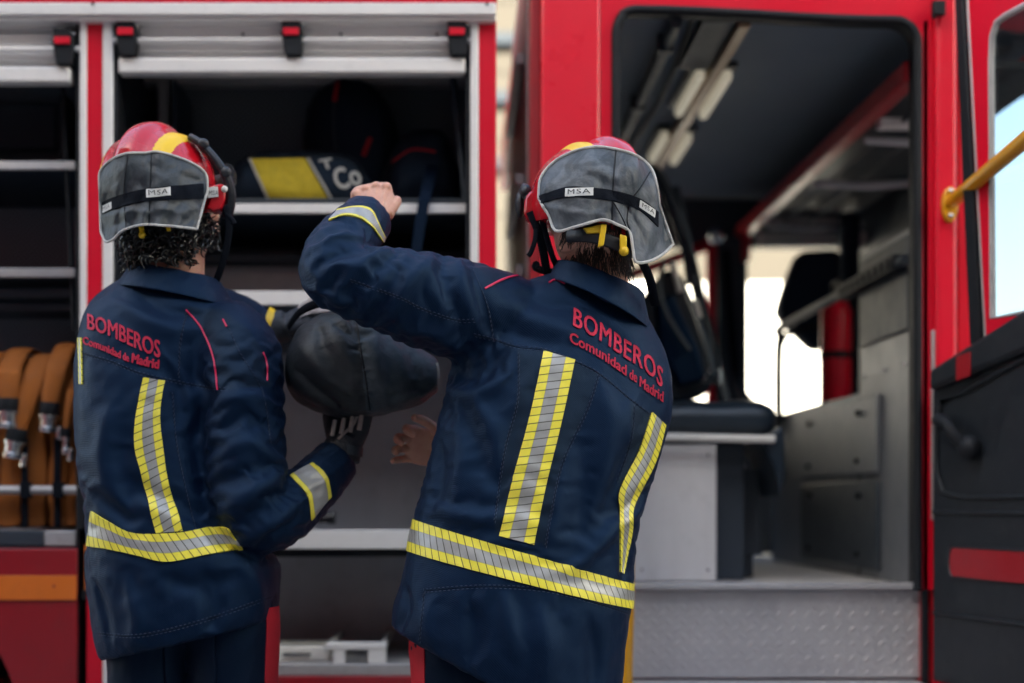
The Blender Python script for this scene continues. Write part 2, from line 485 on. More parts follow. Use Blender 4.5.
def block_wall():
    m, nt, b = new_mat('shaded_block_wall'); ln = nt.links.new
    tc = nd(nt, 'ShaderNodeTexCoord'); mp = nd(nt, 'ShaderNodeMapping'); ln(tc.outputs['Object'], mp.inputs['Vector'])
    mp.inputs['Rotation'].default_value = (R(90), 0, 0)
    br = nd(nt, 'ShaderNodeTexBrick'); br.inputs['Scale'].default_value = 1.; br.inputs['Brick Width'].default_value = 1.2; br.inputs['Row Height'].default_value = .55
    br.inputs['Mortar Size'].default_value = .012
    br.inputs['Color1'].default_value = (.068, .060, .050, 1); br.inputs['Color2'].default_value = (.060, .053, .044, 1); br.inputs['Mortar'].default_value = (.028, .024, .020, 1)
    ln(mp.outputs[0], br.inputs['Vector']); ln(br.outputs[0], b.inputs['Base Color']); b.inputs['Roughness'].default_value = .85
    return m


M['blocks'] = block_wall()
# ================================================================ world, light, camera
world = bpy.data.worlds.new('World'); SC.world = world; world.use_nodes = True
wn = world.node_tree; bg = wn.nodes['Background']
sky = wn.nodes.new('ShaderNodeTexSky'); sky.sky_type = 'NISHITA'; sky.sun_disc = False
SUN_EL, SUN_ROT = R(32), R(225)
sky.sun_elevation = SUN_EL; sky.sun_rotation = SUN_ROT
sky.air_density = 1.0; sky.dust_density = 3.0; sky.ozone_density = 2.2
wn.links.new(sky.outputs[0], bg.inputs[0]); bg.inputs[1].default_value = .095
sun = bpy.data.lights.new('sun', 'SUN'); sun.energy = 5.0; sun.angle = R(.5); sun.color = (1, .95, .87)
so = bpy.data.objects.new('sun', sun); COL.objects.link(so)
sd = Vector((math.sin(SUN_ROT) * math.cos(SUN_EL), math.cos(SUN_ROT) * math.cos(SUN_EL), math.sin(SUN_EL)))
so.rotation_euler = sd.to_track_quat('Z', 'Y').to_euler(); so.location = (0, -5, 12)
vs = SC.view_settings
vs.view_transform = 'Standard'; vs.look = 'None'; vs.gamma = 1; vs.use_curve_mapping = False; vs.exposure = 3.15
vs.use_white_balance = True; vs.white_balance_temperature = 7400; vs.white_balance_tint = 4

cam = bpy.data.cameras.new('camera'); co = bpy.data.objects.new('camera', cam); COL.objects.link(co)
co.location = CAM; co.rotation_euler = (R(90), 0, 0)
cam.sensor_width = 36; cam.lens = F * 36 / 1024; cam.shift_x = (512 - CX) / 1024; cam.shift_y = (HY - 341.5) / 1024
cam.clip_start = .05; cam.clip_end = 2000
cam.dof.use_dof = True; cam.dof.focus_distance = 2.72; cam.dof.aperture_fstop = 1.5
SC.camera = co

# ================================================================ ground and far wall
g = MB(); g.box(-300, 300, -300, 300, -.2, 0)
tag(g.build('ground', M['asphalt'], smooth=False), kind='structure')
y = MB(); y.box(-7, 9, -5.0, 7.5, .001, .006)
tag(y.build('concrete_yard', M['concrete'], smooth=False), kind='structure')

fb = empty('building', (-2, 11, 0), 'pale sunlit block building seen through the gap behind the fire engine', 'building')
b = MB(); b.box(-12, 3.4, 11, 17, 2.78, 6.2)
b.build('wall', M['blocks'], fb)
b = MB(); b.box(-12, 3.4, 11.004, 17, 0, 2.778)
b.build('sunlit_base', M['white_render'], fb)  # white below, darker blocks above: sun and shade put into the wall colours
b = MB(); b.box(-12.2, 3.6, 10.7, 17.2, 6.2, 6.5)
b.build('roof', M['charcoal'], fb)
for z in (3.64, 4.15, 4.6):
    b = MB(); b.box(-12, 3.41, 10.94, 10.998, z, z + .10); b.build('ledge', M['charcoal'], fb, bevel=.01)
for x0 in (-6, -2.6):
    w = MB(); w.box(x0, x0 + 1.1, 10.93, 10.997, .9, 2.3); wo = w.build('window', M['charcoal'], fb, bevel=.01)
    w = MB(); w.box(x0 + .07, x0 + 1.03, 10.91, 10.928, .97, 2.23); w.build('pane', M['plastic'], wo)

sb = empty('sun_blocker', (-7.2, -5.2, 0), 'unseen wing added behind and left of the camera to block the sun', 'building')  # unseen wing added to keep direct sun off the engine and crew
u_, v_ = Vector((.7071, -.7071, 0)), Vector((.7071, .7071, 0)); o_ = Vector((-7.2, -5.2, 0))


def diag(u0, u1, v0, v1, z0, z1):
    q = lambda u, v, z: o_ + u_ * u + v_ * v + Vector((0, 0, z))
    return MB().hexa([q(u0, v0, z0), q(u1, v0, z0), q(u1, v0, z1), q(u0, v0, z1), q(u0, v1, z0), q(u1, v1, z0), q(u1, v1, z1), q(u0, v1, z1)])


diag(-10, 4.2, -7, 0, 0, 12).build('wall', M['brickwork'], sb)
diag(-10.2, 4.4, -7.2, .2, 12, 12.3).build('roof', M['charcoal'], sb)
for x0 in (-8, -3.0, .8):
    diag(x0, x0 + 2.8, .003, .08, .02, 4).build('door', M['dark_red'], sb, bevel=.01)

lb = empty('building', (0, -9, 0), 'unseen long block added behind the camera to cut off the low sky', 'building')  # unseen block added so less low sky lights the fronts
b = MB(); b.box(-4.5, 7.4, -15, -9, 0, 10.5); b.build('wall', M['brickwork'], lb)
b = MB(); b.box(-4.7, 7.4, -15.2, -8.8, 10.5, 10.8); b.build('roof', M['charcoal'], lb)
for x0 in (-3.4, 1):
    b = MB(); b.box(x0, x0 + 3.6, -8.997, -8.93, .02, 3.8); b.build('door', M['charcoal'], lb, bevel=.01)

wb = empty('building', (8.5, -4, 0), 'unseen white block added on the right to bounce sunlight into the yard', 'building')  # unseen white wall added as a sunlit reflector from the right
b = MB(); b.box(7.6, 14, -10, 1.6, 0, 9.5); b.build('wall', M['white_render'], wb)
b = MB(); b.box(7.4, 14.2, -10.2, 1.8, 9.5, 9.8); b.build('roof', M['charcoal'], wb)
for y0 in (-8, -4, -.5):
    for z0 in (1, 4, 7):
        b = MB(); b.box(7.55, 7.597, y0, y0 + 1.2, z0, z0 + 1.5); b.build('window', M['charcoal'], wb, bevel=.01)

# ================================================================ fire engine
FT = 3.7
S = FT / F
fe = empty('fire_engine', (0, 4.7, 0), 'red fire engine with open equipment lockers and an open crew cab', 'fire engine')


def part(name, mb, mat, parent=fe, **k):
    k.setdefault('bevel', .003)
    return mb.build(name, mat, parent, **k)


# ---- chassis / body
m = MB()
m.pbox(-420, 497, -120, 1.5, 3.675, 6.1)                       # roof box above the lockers
m.pbox(-420, 496, 700, 745, 3.72, 6.1)
q_ = W(494, 0, 3.7).x; m.box(q_ - .01, q_ + .004, 3.81, 6.08, .55, 2.38)
part('body_shell', m, M['red'])
m = MB()
m.pbox(-420, 496, 2.5, 14.5, 3.655, 3.78); m.pbox(-420, 496, 14.6, 20.5, 3.668, 3.78)
part('roof_rail', m, M['alu'])
for x in (93, 487, -100):
    m = MB(); m.ball(W(x, 3.6, 3.652), .004, 8, 6); part('rivet', m, M['rubber'], bevel=0)
for x in (243, 341, 437):
    m = MB(); m.ball(W(x, 34, 3.718), .004, 8, 6); part('rivet', m, M['rubber'], bevel=0)


def pillar(x0, xa, xb, x1, name):
    m = MB(); m.pbox(xa, xb, 20.8, 760, 3.695, 3.80); p = part(name, m, M['red'])
    for (u, v) in ((x0, xa), (xb, x1)):
        if v - u < 1: continue
        m = MB(); m.pbox(u, v, 20.8, 488 if u < 82 else 760, 3.688, 3.80)
        part('edge_trim', m, M['alu'], p)
    return p


p1 = pillar(79.5, 86.3, 102.5, 112.5, 'pillar')
p2 = pillar(470.5, 478.5, 496.5, 496.6, 'pillar')
m = MB(); m.pbox(76, 79.3, 20, 760, 3.70, 3.80); m.pbox(112.8, 117, 20, 760, 3.70, 3.80); m.pbox(466, 470.3, 20, 660, 3.70, 3.80)
part('door_seal', m, M['rubber'])
m = MB(); m.pbox(76.5, 84, 487, 530, 3.675, 3.70); part('locker_latch', m, M['rubber'])
m = MB(); m.pbox(84.5, 97, 545, 590, 3.692, 3.6945); part('side_reflector', m, M['orange'], bevel=.001)
m = MB(); m.pbox(82, 86, 590, 600, 3.69, 3.6945); part('side_reflector', m, M['rubber'], bevel=.001)


# ---- roller shutters, rolled up
def shutter(x0, x1, dy, latches):
    m = MB()
    a = 22 + dy
    for k in range(2):
        m.pbox(x0, x1, a + 2 + k * 14.5, a + 15.5 + k * 14.5, 3.72, 3.75)
    m.pbox(x0, x1, a - 12, a + 1, 3.735, 3.76)
    m.pbox(x0, x1, a + 31, a + 35, 3.735, 3.76)
    s = part('roller_shutter', m, M['alu'], bevel=.006)
    m = MB(); m.pbox(x0, x1, a + 35, a + 51, 3.69, 3.735); part('bottom_bar', m, M['alu'], s, bevel=.006)
    m = MB(); ya = a + 18.5
    m.tube([W(x0 - 13 if x0 > 0 else x0, ya, 3.70), W(x1 + 12, ya, 3.70)], .0085, 14)
    part('handle_bar', m, M['alu'], s, bevel=0)
    for lx in latches:
        m = MB()
        prof = [(0, -3), (14, -3), (19, 0), (21, 8), (20, 24), (19, 33), (4, 33), (2, 26), (0, 12)]
        m.prism([W(lx + u, a + v, 3.675) for u, v in prof], (0, .04, 0))
        l = part('latch_strap', m, M['rubber'], s, bevel=.003)
        m = MB(); m.pbox(lx + 1.5, lx + 17, a + 5.5, a + 12.5, 3.668, 3.6745); part('latch_mark', m, M['red'], l, bevel=.001)
        m = MB(); m.ball(W(lx - 1.5, a + 11, 3.70), .006, 8, 6); m.ball(W(lx + 21, a + 3, 3.68), .004, 8, 6); part('screw', m, M['chrome'], l, bevel=0)
    return s


shutter(118, 465, 0, (115.5, 281.5, 447.5))
shutter(-380, 70, 9, (52.5,))

# ---- locker interiors
def locker(x0, x1, y0, y1, D1, back_split, name):
    m = MB()
    m.pbox(x0 - 2, x0, y0, y1, 3.78, D1); m.pbox(x1, x1 + 2, y0, y1, 3.78, D1)
    a, c = W(x0, y1, 3.76), W(x1, y0, 3.76)
    m.box(a.x, c.x, 3.78, D1, c.z, c.z + .02); m.box(a.x, c.x, 3.78, D1, a.z - .02, a.z)
    m.box(a.x - .3, c.x + .03, D1 + .022, D1 + .04, a.z - .1, c.z + .1)
    l = part(name, m, M['liner'])
    zs = W(0, back_split, 3.76).z
    m = MB(); m.box(a.x, c.x, D1 + .002, D1 + .02, zs, c.z); part('perforated_panel', m, M['perforated'], l)
    m = MB(); m.box(a.x, c.x, D1 + .002, D1 + .02, a.z, zs - .002); part('back_panel', m, M['back_sheet'], l)
    return l


lk1 = locker(113.5, 470, 20, 690, 4.34, 330, 'locker_liner')
lk2 = locker(-380, 79, 20, 548, 4.34, 530, 'locker_liner')
# frames standing inside the lockers
m = MB(); m.pbox(158, 168, 75, 200, 4.10, 4.16); m.pbox(118, 470, 76, 84, 4.15, 4.2); part('locker_frame', m, M['alu_dark'], lk1)
m = MB(); m.pbox(172, 176, 80, 200, 4.05, 4.3); part('divider', m, M['charcoal'], lk1)
m = MB(); m.pbox(-60, 57, 102, 150, 4.2, 4.23); part('cabinet_box', m, M['charcoal'], lk2, bevel=.01)
m = MB(); m.pbox(58, 66, 95, 160, 4.1, 4.25); part('locker_frame', m, M['liner'], lk2)


def shelf(x0, x1, y0, y1, D0, D1, mat, parent, lip=None):
    m = MB(); m.pbox(x0, x1, y0, y1, D0, D0 + .016)
    a, c = W(x0, y1, D0), W(x1, y0, D0)
    sh_ = part('shelf', m, M[mat], parent, bevel=.002)
    m = MB(); m.box(a.x, c.x, D0 + .0162, D1, a.z + .004, a.z + .016); part('shelf_board', m, M['charcoal'], parent, bevel=.002)
    return sh_


shelf(117, 466, 203.5, 213, 3.76, 4.32, 'alu', lk1)
m = MB(); m.pbox(117, 466, 198, 203.3, 3.79, 3.80); part('shelf_lip', m, M['liner'], lk1)
shelf(117, 466, 291, 305, 3.76, 4.32, 'alu', lk1)
m = MB(); m.pbox(117, 466, 254, 262, 3.98, 4.32); part('drawer_rail', m, M['liner'], lk1)
m = MB(); m.pbox(117, 466, 262.4, 296, 4.06, 4.08); part('drawer_front', m, M['alu_dark'], lk1)
s3 = shelf(117, 466, 530, 549, 3.74, 4.32, 'alu', lk1)
m = MB(); m.pbox(117, 466, 549.5, 557, 3.76, 4.32); part('shelf_rail', m, M['rubber'], lk1)
m = MB(); m.pbox(117, 466, 664, 676, 3.74, 4.32); m.pbox(117, 466, 676.5, 720, 3.73, 4.30, 1); part('locker_floor', m, [M['alu_dark'], M['dark_red']], lk1)
m = MB()
a, c = W(285, 664, 3.76), W(386, 645, 3.76)
for (u, v) in ((333, 345), (368, 386)):
    m.pbox(u, v, 646, 663.6, 3.762, 3.79)
m.pbox(326, 386, 643, 650, 3.76, 3.80); m.pbox(326, 332, 643, 650, 3.80, 4.2); m.pbox(380, 386, 643, 650, 3.80, 4.2)
part('pull_out_tray', m, M['alu'], lk1)
shelf(-380, 75, 161, 169, 3.80, 4.32, 'sheet', lk2)
shelf(-380, 75, 268, 277, 3.78, 4.32, 'alu_dark', lk2)
m = MB(); m.pbox(-380, 75, 288, 297, 3.86, 3.9); m.pbox(-380, 75, 303, 311, 3.92, 4.1); part('drawer_rail', m, M['charcoal'], lk2)
m = MB(); m.tube([W(-380, 490, 3.765), W(78, 490, 3.765)], .012, 14); part('hose_retaining_bar', m, M['alu_dark'], lk2, bevel=0)
m = MB(); m.pbox(-380, 44, 531, 546, 3.70, 3.76); m.pbox(44.2, 75.5, 531, 546, 3.70, 3.76, 1); part('locker_sill', m, [M['charcoal'], M['alu_dark']], lk2)
m = MB(); m.tube([W(452, 70, 3.86), W(466, 205, 3.84)], .009, 12); part('gas_strut', m, M['charcoal'], lk1, bevel=0)
m = MB(); m.tube([W(63, 88, 3.82), W(74, 330, 3.80)], .006, 10); part('gas_strut', m, M['rubber'], lk2, bevel=0)
# lower side panel, orange stripe, wheel
m = MB()
pan = [W(-420, 548.5, 3.69), W(77, 548.5, 3.69), W(77, 745, 3.69)]
cx, cy, cr = -160, 742, 182
pan += [W(cx + cr * math.cos(t), cy - cr * math.sin(t), 3.69) for t in np.linspace(0, math.pi, 32)] + [W(-420, 745, 3.69)]
m.prism(pan, (0, .05, 0)); part('side_panel', m, M['dark_red'])
m = MB(); m.pbox(-330, 76.5, 575.5, 600, 3.684, 3.688); part('side_stripe', m, M['orange'], bevel=.0008)
m = MB(); m.ball(W(54, 586, 3.685), .004, 8, 6); part('rivet', m, M['dark_red'], bevel=0)
m = MB(); m.pbox(-420, 70, 560, 760, 4.2, 4.25); m.pbox(-420, 70, 549, 556, 3.76, 4.2); part('wheel_well', m, M['rubber'])
ax = W(cx, cy, 3.9)
m = MB()
prof = [(.20, 0), (.36, -.02), (.41, .01), (.425, .06), (.425, .22), (.41, .27), (.36, .30), (.2, .3)]
rings = [[Vector((ax.x + r * math.cos(t), 3.78 + d, ax.z + r * math.sin(t))) for t in np.linspace(0, 2 * math.pi, 48, endpoint=False)] for r, d in prof]
m.loft(rings); wh = part('wheel', m, M['tyre'], bevel=0)
m = MB(); rings = [[Vector((ax.x + r * math.cos(t), 3.77 + d, ax.z + r * math.sin(t))) for t in np.linspace(0, 2 * math.pi, 32, endpoint=False)] for r, d in [(.02, .03), (.12, .03), (.19, .0), (.22, .01)]]
m.loft(rings); part('rim', m, M['alu_dark'], wh, bevel=0)
m = MB(); m.tube([Vector((ax.x, 3.78, ax.z)) + Vector((.47 * math.cos(t), 0, .47 * math.sin(t))) for t in np.linspace(0, math.pi, 30)], .012, 8); part('wheel_arch', m, M['rubber'], bevel=0)

# ---- crew cab
IN = .012


def rounded(x0, x1, yl, yr, y1, r, n=8):
    """door opening outline in picture units on the cab side; the head slopes slightly"""
    pts = []
    for (cx, cy, t0) in ((x1 - r, yr + r, 0), (x0 + r, yl + r, 90)):
        for k in range(n + 1):
            t = R(t0 + 90 * k / n); pts.append((cx + r * math.cos(t), cy - r * math.sin(t)))
    pts += [(x0, y1), (x1, y1)]
    # extra points along the head: gentle sag seen in the photograph
    head = [(x1 - r - (x1 - x0 - 2 * r) * k / 8, 0) for k in range(1, 8)]
    out = pts[:n + 1]
    for hx, _ in head:
        t = (hx - x0 - r) / (x1 - x0 - 2 * r)
        out.append((hx, yl + (yr - yl) * (3 * t * t - 2 * t ** 3)))
    return out + pts[n + 1:]


op = rounded(612, 921, 5.5, 16, 590, 24)
out = []
for (u, v) in op:
    uu = 600.5 if u < 640 and v > 30 else (936 if u > 893 and v > 40 else u)
    vv = -60 if v < 120 else v
    if v <= 40:
        if u < 640: uu = 600.5 if v > 14 else u
        if u > 893: uu = 936 if v > 24 else u
        vv = -60
    out.append((uu, vv))
m = MB(); n = len(op)
fr = [W(u, v, FT) for u, v in op]; ot = [W(u, v, FT) for u, v in out]
i1 = m.add(fr); i2 = m.add(ot); i3 = m.add([p + Vector((0, .10, 0)) for p in fr])
for k in range(n - 1 + 1):
    q = (k + 1) % n
    if op[k][1] >= 589 and op[q][1] >= 589: continue
    m.face([i1 + k, i1 + q, i2 + q, i2 + k]); m.face([i1 + q, i1 + k, i3 + k, i3 + q], 1)
part('cab_door_frame', m, [M['red'], M['rubber']], bevel=0, angle=50)
m = MB(); seal = [W(u + (4 if u < 700 and v > 12 else (-3 if u > 880 else 0)), v + (4 if v < 60 else 0), FT - .002) for u, v in op]
# start and end at the sill
k0 = max(range(n), key=lambda k: (op[k][1] > 589, op[k][0])); seq = [seal[(k0 + i) % n] for i in range(n)]
m.tube(seq, .012, 10); part('door_seal', m, M['rubber'], bevel=0, angle=60)
m = MB()
m.pbox(541, 600.3, -60, 760, 3.692, 3.80)
part('cab_corner_panel', m, M['red_lit'], bevel=.006)
m = MB(); m.pbox(530, 540.8, -60, 760, 3.706, 3.80); part('cab_corner_edge', m, M['dark_red'], bevel=.004)
a = W(530, 0, FT)
m = MB(); m.box(a.x - .004, a.x + .02, 3.802, 4.86, .7, 2.62); part('cab_rear_wall', m, M['alu_dark'])
m = MB()
for z in (2.28, 1.95, 1.7): m.box(a.x - .03, a.x - .006, 3.9, 4.7, z, z + .03)
part('cab_rear_rail', m, M['alu_dark'])
# right-hand door post
m = MB(); m.pbox(958.2, 984, -60, 760, 3.74, 3.82); part('post_flange', m, M['red'])
m = MB(); m.pbox(936.2, 958, -60, 760, 3.68, 3.82); part('door_post', m, M['red'], bevel=.012, seg=3)
m = MB(); m.pbox(921.5, 936, -60, 760, 3.715, 3.82); part('door_jamb', m, M['dark_red'])
m = MB(); m.pbox(922.5, 929, 20, 760, 3.700, 3.714); part('door_seal', m, M['rubber'])
m = MB(); m.pbox(932, 936.5, 330, 520, 3.69, 3.7145); part('post_strip', m, M['alu_dark'])
m = MB(); m.pbox(934, 946, 0, 14, 3.655, 3.679); m.ball(W(934, 17, 3.67), .006, 8, 6); part('door_catch', m, M['rubber'])
# cab shell: roof, floor, ceiling, far side
XL, XR, DB, ZC, ZF = a.x + .03, 1.68, 6.2, 2.40, .85
m = MB(); m.box(a.x, 1.75, 3.72, DB + .1, ZC + .06, 2.62); m.box(1.752, 2.66, 3.72, DB + .1, 2.96, 3.0); m.box(1.752, 1.80, 3.80, DB, 2.622, 2.958); m.box(1.80, 2.66, 3.74, 3.80, 2.56, 2.958); part('cab_roof', m, M['red'])
m = MB(); m.box(XL, XR, 3.80, DB, ZC, ZC + .05); part('ceiling', m, M['headliner'])
m = MB(); m.box(a.x, 2.5, 3.74, DB + .1, ZF - .12, ZF); part('cab_floor', m, M['sheet'])
m = MB(); m.box(XL - .006, XL + .03, 3.80, DB, ZF + .003, ZC - .003); part('inner_rear_wall', m, M['charcoal'])
m = MB(); m.box(XL, 1.75, DB - .02, DB + .05, 2.19, ZC - .003); m.box(1.805, 2.6, DB - .02, DB + .05, 2.86, 2.958); m.box(XL, 2.45, DB - .02, DB + .05, ZF + .003, 1.42); part('far_side_panel', m, M['charcoal'])
m = MB(); m.pbox(718, 748, 236, 470, 6.05, 6.15); part('far_pillar', m, M['charcoal'], bevel=.01)
m = MB()
m.tube([W(712, 242, 6.1), W(712, 420, 6.1)], .026, 10)
m.tube([W(712, 244, 6.1), W(655, 266, 6.05), W(560, 300, 6.0)], .022, 10)
m.tube([W(712, 322, 6.1), W(560, 400, 6.0)], .016, 10)
part('far_door_frame', m, M['red'], bevel=0)
m = MB(); m.ball(W(716, 236, 5.9), .035, 12, 8); part('grab_knob', m, M['chrome'], bevel=0)
m = MB(); m.box(1.26, 1.75, 5.9, 5.94, 2.14, 2.20); m.box(1.26, 1.60, 5.9, 5.94, 2.235, 2.265); part('far_louvre', m, M['white'])
m = MB(); m.tube([W(972, 100, 6.12), W(972, 470, 6.12)], .05, 10); part('far_pillar', m, M['charcoal'], bevel=0)
# ceiling rails and lamp
m = MB(); m.tube([Vector((.59, 3.82, ZC - .03)), Vector((.585, 5.6, ZC - .03))], .018, 10)
for d in (4.0, 4.6, 5.2): m.box(.565, .61, d, d + .03, ZC - .052, ZC - .002)
part('ceiling_conduit', m, M['charcoal'], bevel=0)
m = MB(); m.box(.755, .79, 3.82, 5.9, ZC - .045, ZC - .004); r_ = part('ceiling_rail', m, M['brass'], bevel=.004)
m = MB(); m.box(.66, .752, 3.82, 4.25, ZC - .03, ZC - .003); part('ceiling_duct', m, M['charcoal'], r_)
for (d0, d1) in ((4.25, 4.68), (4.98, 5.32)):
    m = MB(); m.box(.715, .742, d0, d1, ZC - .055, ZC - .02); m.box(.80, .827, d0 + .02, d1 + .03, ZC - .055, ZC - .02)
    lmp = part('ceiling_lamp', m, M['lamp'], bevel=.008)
    m = MB(); m.box(.70, .745, d0 - .02, d1 + .02, ZC - .02, ZC - .002); m.box(.795, .84, d0, d1 + .05, ZC - .02, ZC - .002); part('lamp_housing', m, M['plastic'], lmp)
# red rack beam and overhead rack
m = MB(); m.box(1.195, 1.245, 3.80, 6.12, 2.205, 2.262); m.box(1.21, 1.24, 6.0, 6.1, 2.10, 2.21); part('rack_beam', m, M['rack_red'], bevel=.008)
m = MB(); m.box(1.25, 1.66, 3.9, 6.1, 2.27, 2.29)
for d in (4.4, 5.0, 5.75, 6.0): m.tube([Vector((1.26, d, 2.20)), Vector((1.45, d, 2.19)), Vector((1.64, d, 2.205))], .014, 10, 1)
for x in (1.34, 1.44): m.tube([Vector((x, 3.9, 2.225)), Vector((x, 6.0, 2.225))], .006, 8)
part('overhead_rack', m, [M['liner'], M['alu_dark']], bevel=0)
m = MB(); m.box(1.27, 1.40, 4.27, 4.31, 2.205, 2.235); part('rack_vent', m, M['white'])
m = MB()
for k in range(7): m.box(1.35, 1.40, 4.20, 4.22, 2.245 + .010 * k, 2.249 + .010 * k)
part('rack_vent', m, M['alu_dark'], bevel=0)
m = MB(); m.box(1.70, 1.73, 4.78, 6.17, 1.414, ZC - .003); part('cab_partition', m, M['charcoal'])
# forward bulkhead with lockers
m = MB()
m.hexa([(1.235, 3.86, ZF + .003), (1.27, 3.86, ZF + .003), (1.27, 3.86, 1.83), (1.235, 3.86, 1.83), (1.235, 4.36, ZF + .003), (1.27, 4.36, ZF + .003), (1.27, 4.36, 1.83), (1.235, 4.36, 1.83)])
m.box(1.235, 1.27, 4.361, 5.58, ZF + .003, 1.415)
m.box(1.271, 1.66, 4.361, 5.58, 1.38, 1.412)
bk = part('bulkhead', m, M['locker'])
for (z0, z1) in ((1.165, 1.395), (.88, 1.145)):
    m = MB(); m.box(1.222, 1.2345, 4.14, 5.06, z0, z1); dr = part('locker_door', m, M['charcoal'] if z0 < 1 else M['locker'], bevel=.006)
    for d in (4.32, 4.92):
        m = MB(); m.ball((1.219, d, z1 - .045), .011, 10, 8); part('latch_knob', m, M['rubber'], dr, bevel=0)
        m = MB(); m.ball((1.219, d + .02, z0 + .04), .009, 10, 8); part('latch_knob', m, M['rubber'], dr, bevel=0)
m = MB(); m.box(1.226, 1.2345, 3.87, 4.34, 1.55, 1.81); part('wall_pad', m, M['charcoal'], bk, bevel=.01)
m = MB(); path = [Vector((1.215, 3.84, 1.735)), Vector((1.215, 5.25, 1.735)), Vector((1.215, 5.34, 1.70)), Vector((1.215, 5.37, 1.60)), Vector((1.215, 5.37, 1.35))]
m.tube(catmull(path[:2] + path[2:], 6), .016, 10); rail = part('grab_rail', m, M['charcoal'], bevel=0)
m = MB(); m.box(1.195, 1.235, 3.9, 4.5, 1.715, 1.76)
for k in range(9): m.box(1.188, 1.194, 3.93 + k * .06, 3.96 + k * .06, 1.725, 1.75)
part('rail_sleeve', m, M['rubber'], rail)
m = MB(); m.tube([W(779, 420, 5.4), W(779, 350, 5.4), W(787, 334, 5.4), W(842, 318, 5.4), W(846, 330, 5.4)], .011, 8); part('screen_frame', m, M['rubber'], bevel=0)
# dark forward seat back leaning in the far door
m = MB()
m.prism([W(800, 250, 5.5), W(842, 248, 5.5), W(846, 345, 5.5), W(815, 350, 5.5), W(792, 328, 5.5), W(778, 312, 5.5), W(786, 285, 5.5)], (0, .12, 0))
m.prism([W(842, 210, 5.62), W(862, 210, 5.62), W(862, 410, 5.62), W(842, 410, 5.62)], (0, .08, 0))
part('front_seat_back', m, M['bagcloth'], bevel=.03, seg=3)
# crew seat
m = MB(); m.box(.505, .744, 4.08, 4.6, ZF + .003, 1.245); m.box(.744, .748, 4.10, 4.58, ZF + .003, 1.22)
st = part('crew_seat', m, M['sheet'], bevel=.004)
m = MB(); rings = []
for t in np.linspace(.38, .925, 24):
    e = min(1, (.925 - t) / .05, (t - .38) / .05) ; e = max(.25, math.sqrt(max(0, 1 - (1 - e) ** 2)))
    ring = []
    for k in range(28):
        an = 2 * math.pi * k / 28
        cy, cz = 4.30, 1.315
        c_, s_ = math.cos(an), math.sin(an)
        ring.append(Vector((t, cy + .27 * e ** .3 * math.copysign(abs(c_) ** .55, c_), cz + .062 * e * math.copysign(abs(s_) ** .6, s_) + .004 * math.sin(t * 40) * s_)))
    rings.append(ring)
m.loft(rings); cu = part('cushion', m, M['vinyl'], st, bevel=0, angle=80)
m = MB(); m.tube([Vector((.39, 4.035, 1.262)), Vector((.60, 4.022, 1.264)), Vector((.90, 4.03, 1.258))], .011, 8); part('seat_piping', m, M['white'], cu, bevel=0)
m = MB()
m.prism([Vector((.86, 4.04, 1.26)), Vector((.93, 4.04, 1.30)), Vector((.935, 4.04, 1.16)), Vector((.92, 4.04, 1.09)), Vector((.905, 4.04, 1.17))], (0, .3, 0))
part('seat_skirt', m, M['vinyl'], cu, bevel=.01)
m = MB(); m.box(.755, .84, 4.16, 4.24, ZF + .003, 1.25); m.box(.86, .92, 4.3, 4.36, .92, 1.18); m.box(.85, .90, 4.32, 4.5, ZF + .003, 1.0)
part('seat_leg', m, M['charcoal'], st)
m = MB(); m.box(.842, .87, 4.4, 4.44, ZF + .003, 1.2); part('seat_brace', m, M['dark_red'], st)
m = MB(); m.tube([Vector((.46, 4.62, 1.3)), Vector((.46, 4.72, 2.1)), Vector((.72, 4.72, 2.12)), Vector((.90, 4.66, 1.3))], .02, 8); part('back_frame', m, M['charcoal'], st, bevel=0)
m = MB(); m.tube(catmull([W(726, 250, 6.0), W(731, 320, 5.98), W(738, 380, 5.9), W(752, 402, 5.6)], 6), .018, 8, flat=.25); part('seat_belt', m, M['strap'], bevel=0)
m = MB(); m.tube(catmull([W(868, 300, 4.355), W(866, 340, 4.40), W(872, 380, 4.36), W(868, 398, 4.36)], 8), .006, 8); part('cable', m, M['rubber'], bevel=0)
m = MB(); m.tube(catmull([Vector((.64, 3.85, ZC - .012)), Vector((.66, 4.6, ZC - .016)), Vector((.63, 5.4, ZC - .012)), Vector((.62, 6.1, ZC - .012))], 8), .007, 8); part('cable', m, M['rubber'], bevel=0)
m = MB(); m.box(1.2325, 1.2347, 4.358, 4.366, ZF + .01, 1.40); part('panel_joint', m, M['rubber'], bk, bevel=0)
for d_ in (3.92, 4.10, 4.30):
    m = MB(); m.ball((1.2335, d_, 1.46), .006, 8, 6); part('panel_screw', m, M['chrome'], bk, bevel=0)
m = MB(); m.box(.50, .5045, 4.2, 4.5, 1.0, 1.12); part('seat_vent', m, M['charcoal'], st)
for x_, z_ in ((.53, 1.215), (.72, 1.215), (.53, .885), (.72, .885)):
    m = MB(); m.ball((x_, 4.079, z_), .005, 8, 6); part('panel_screw', m, M['chrome'], st, bevel=0)
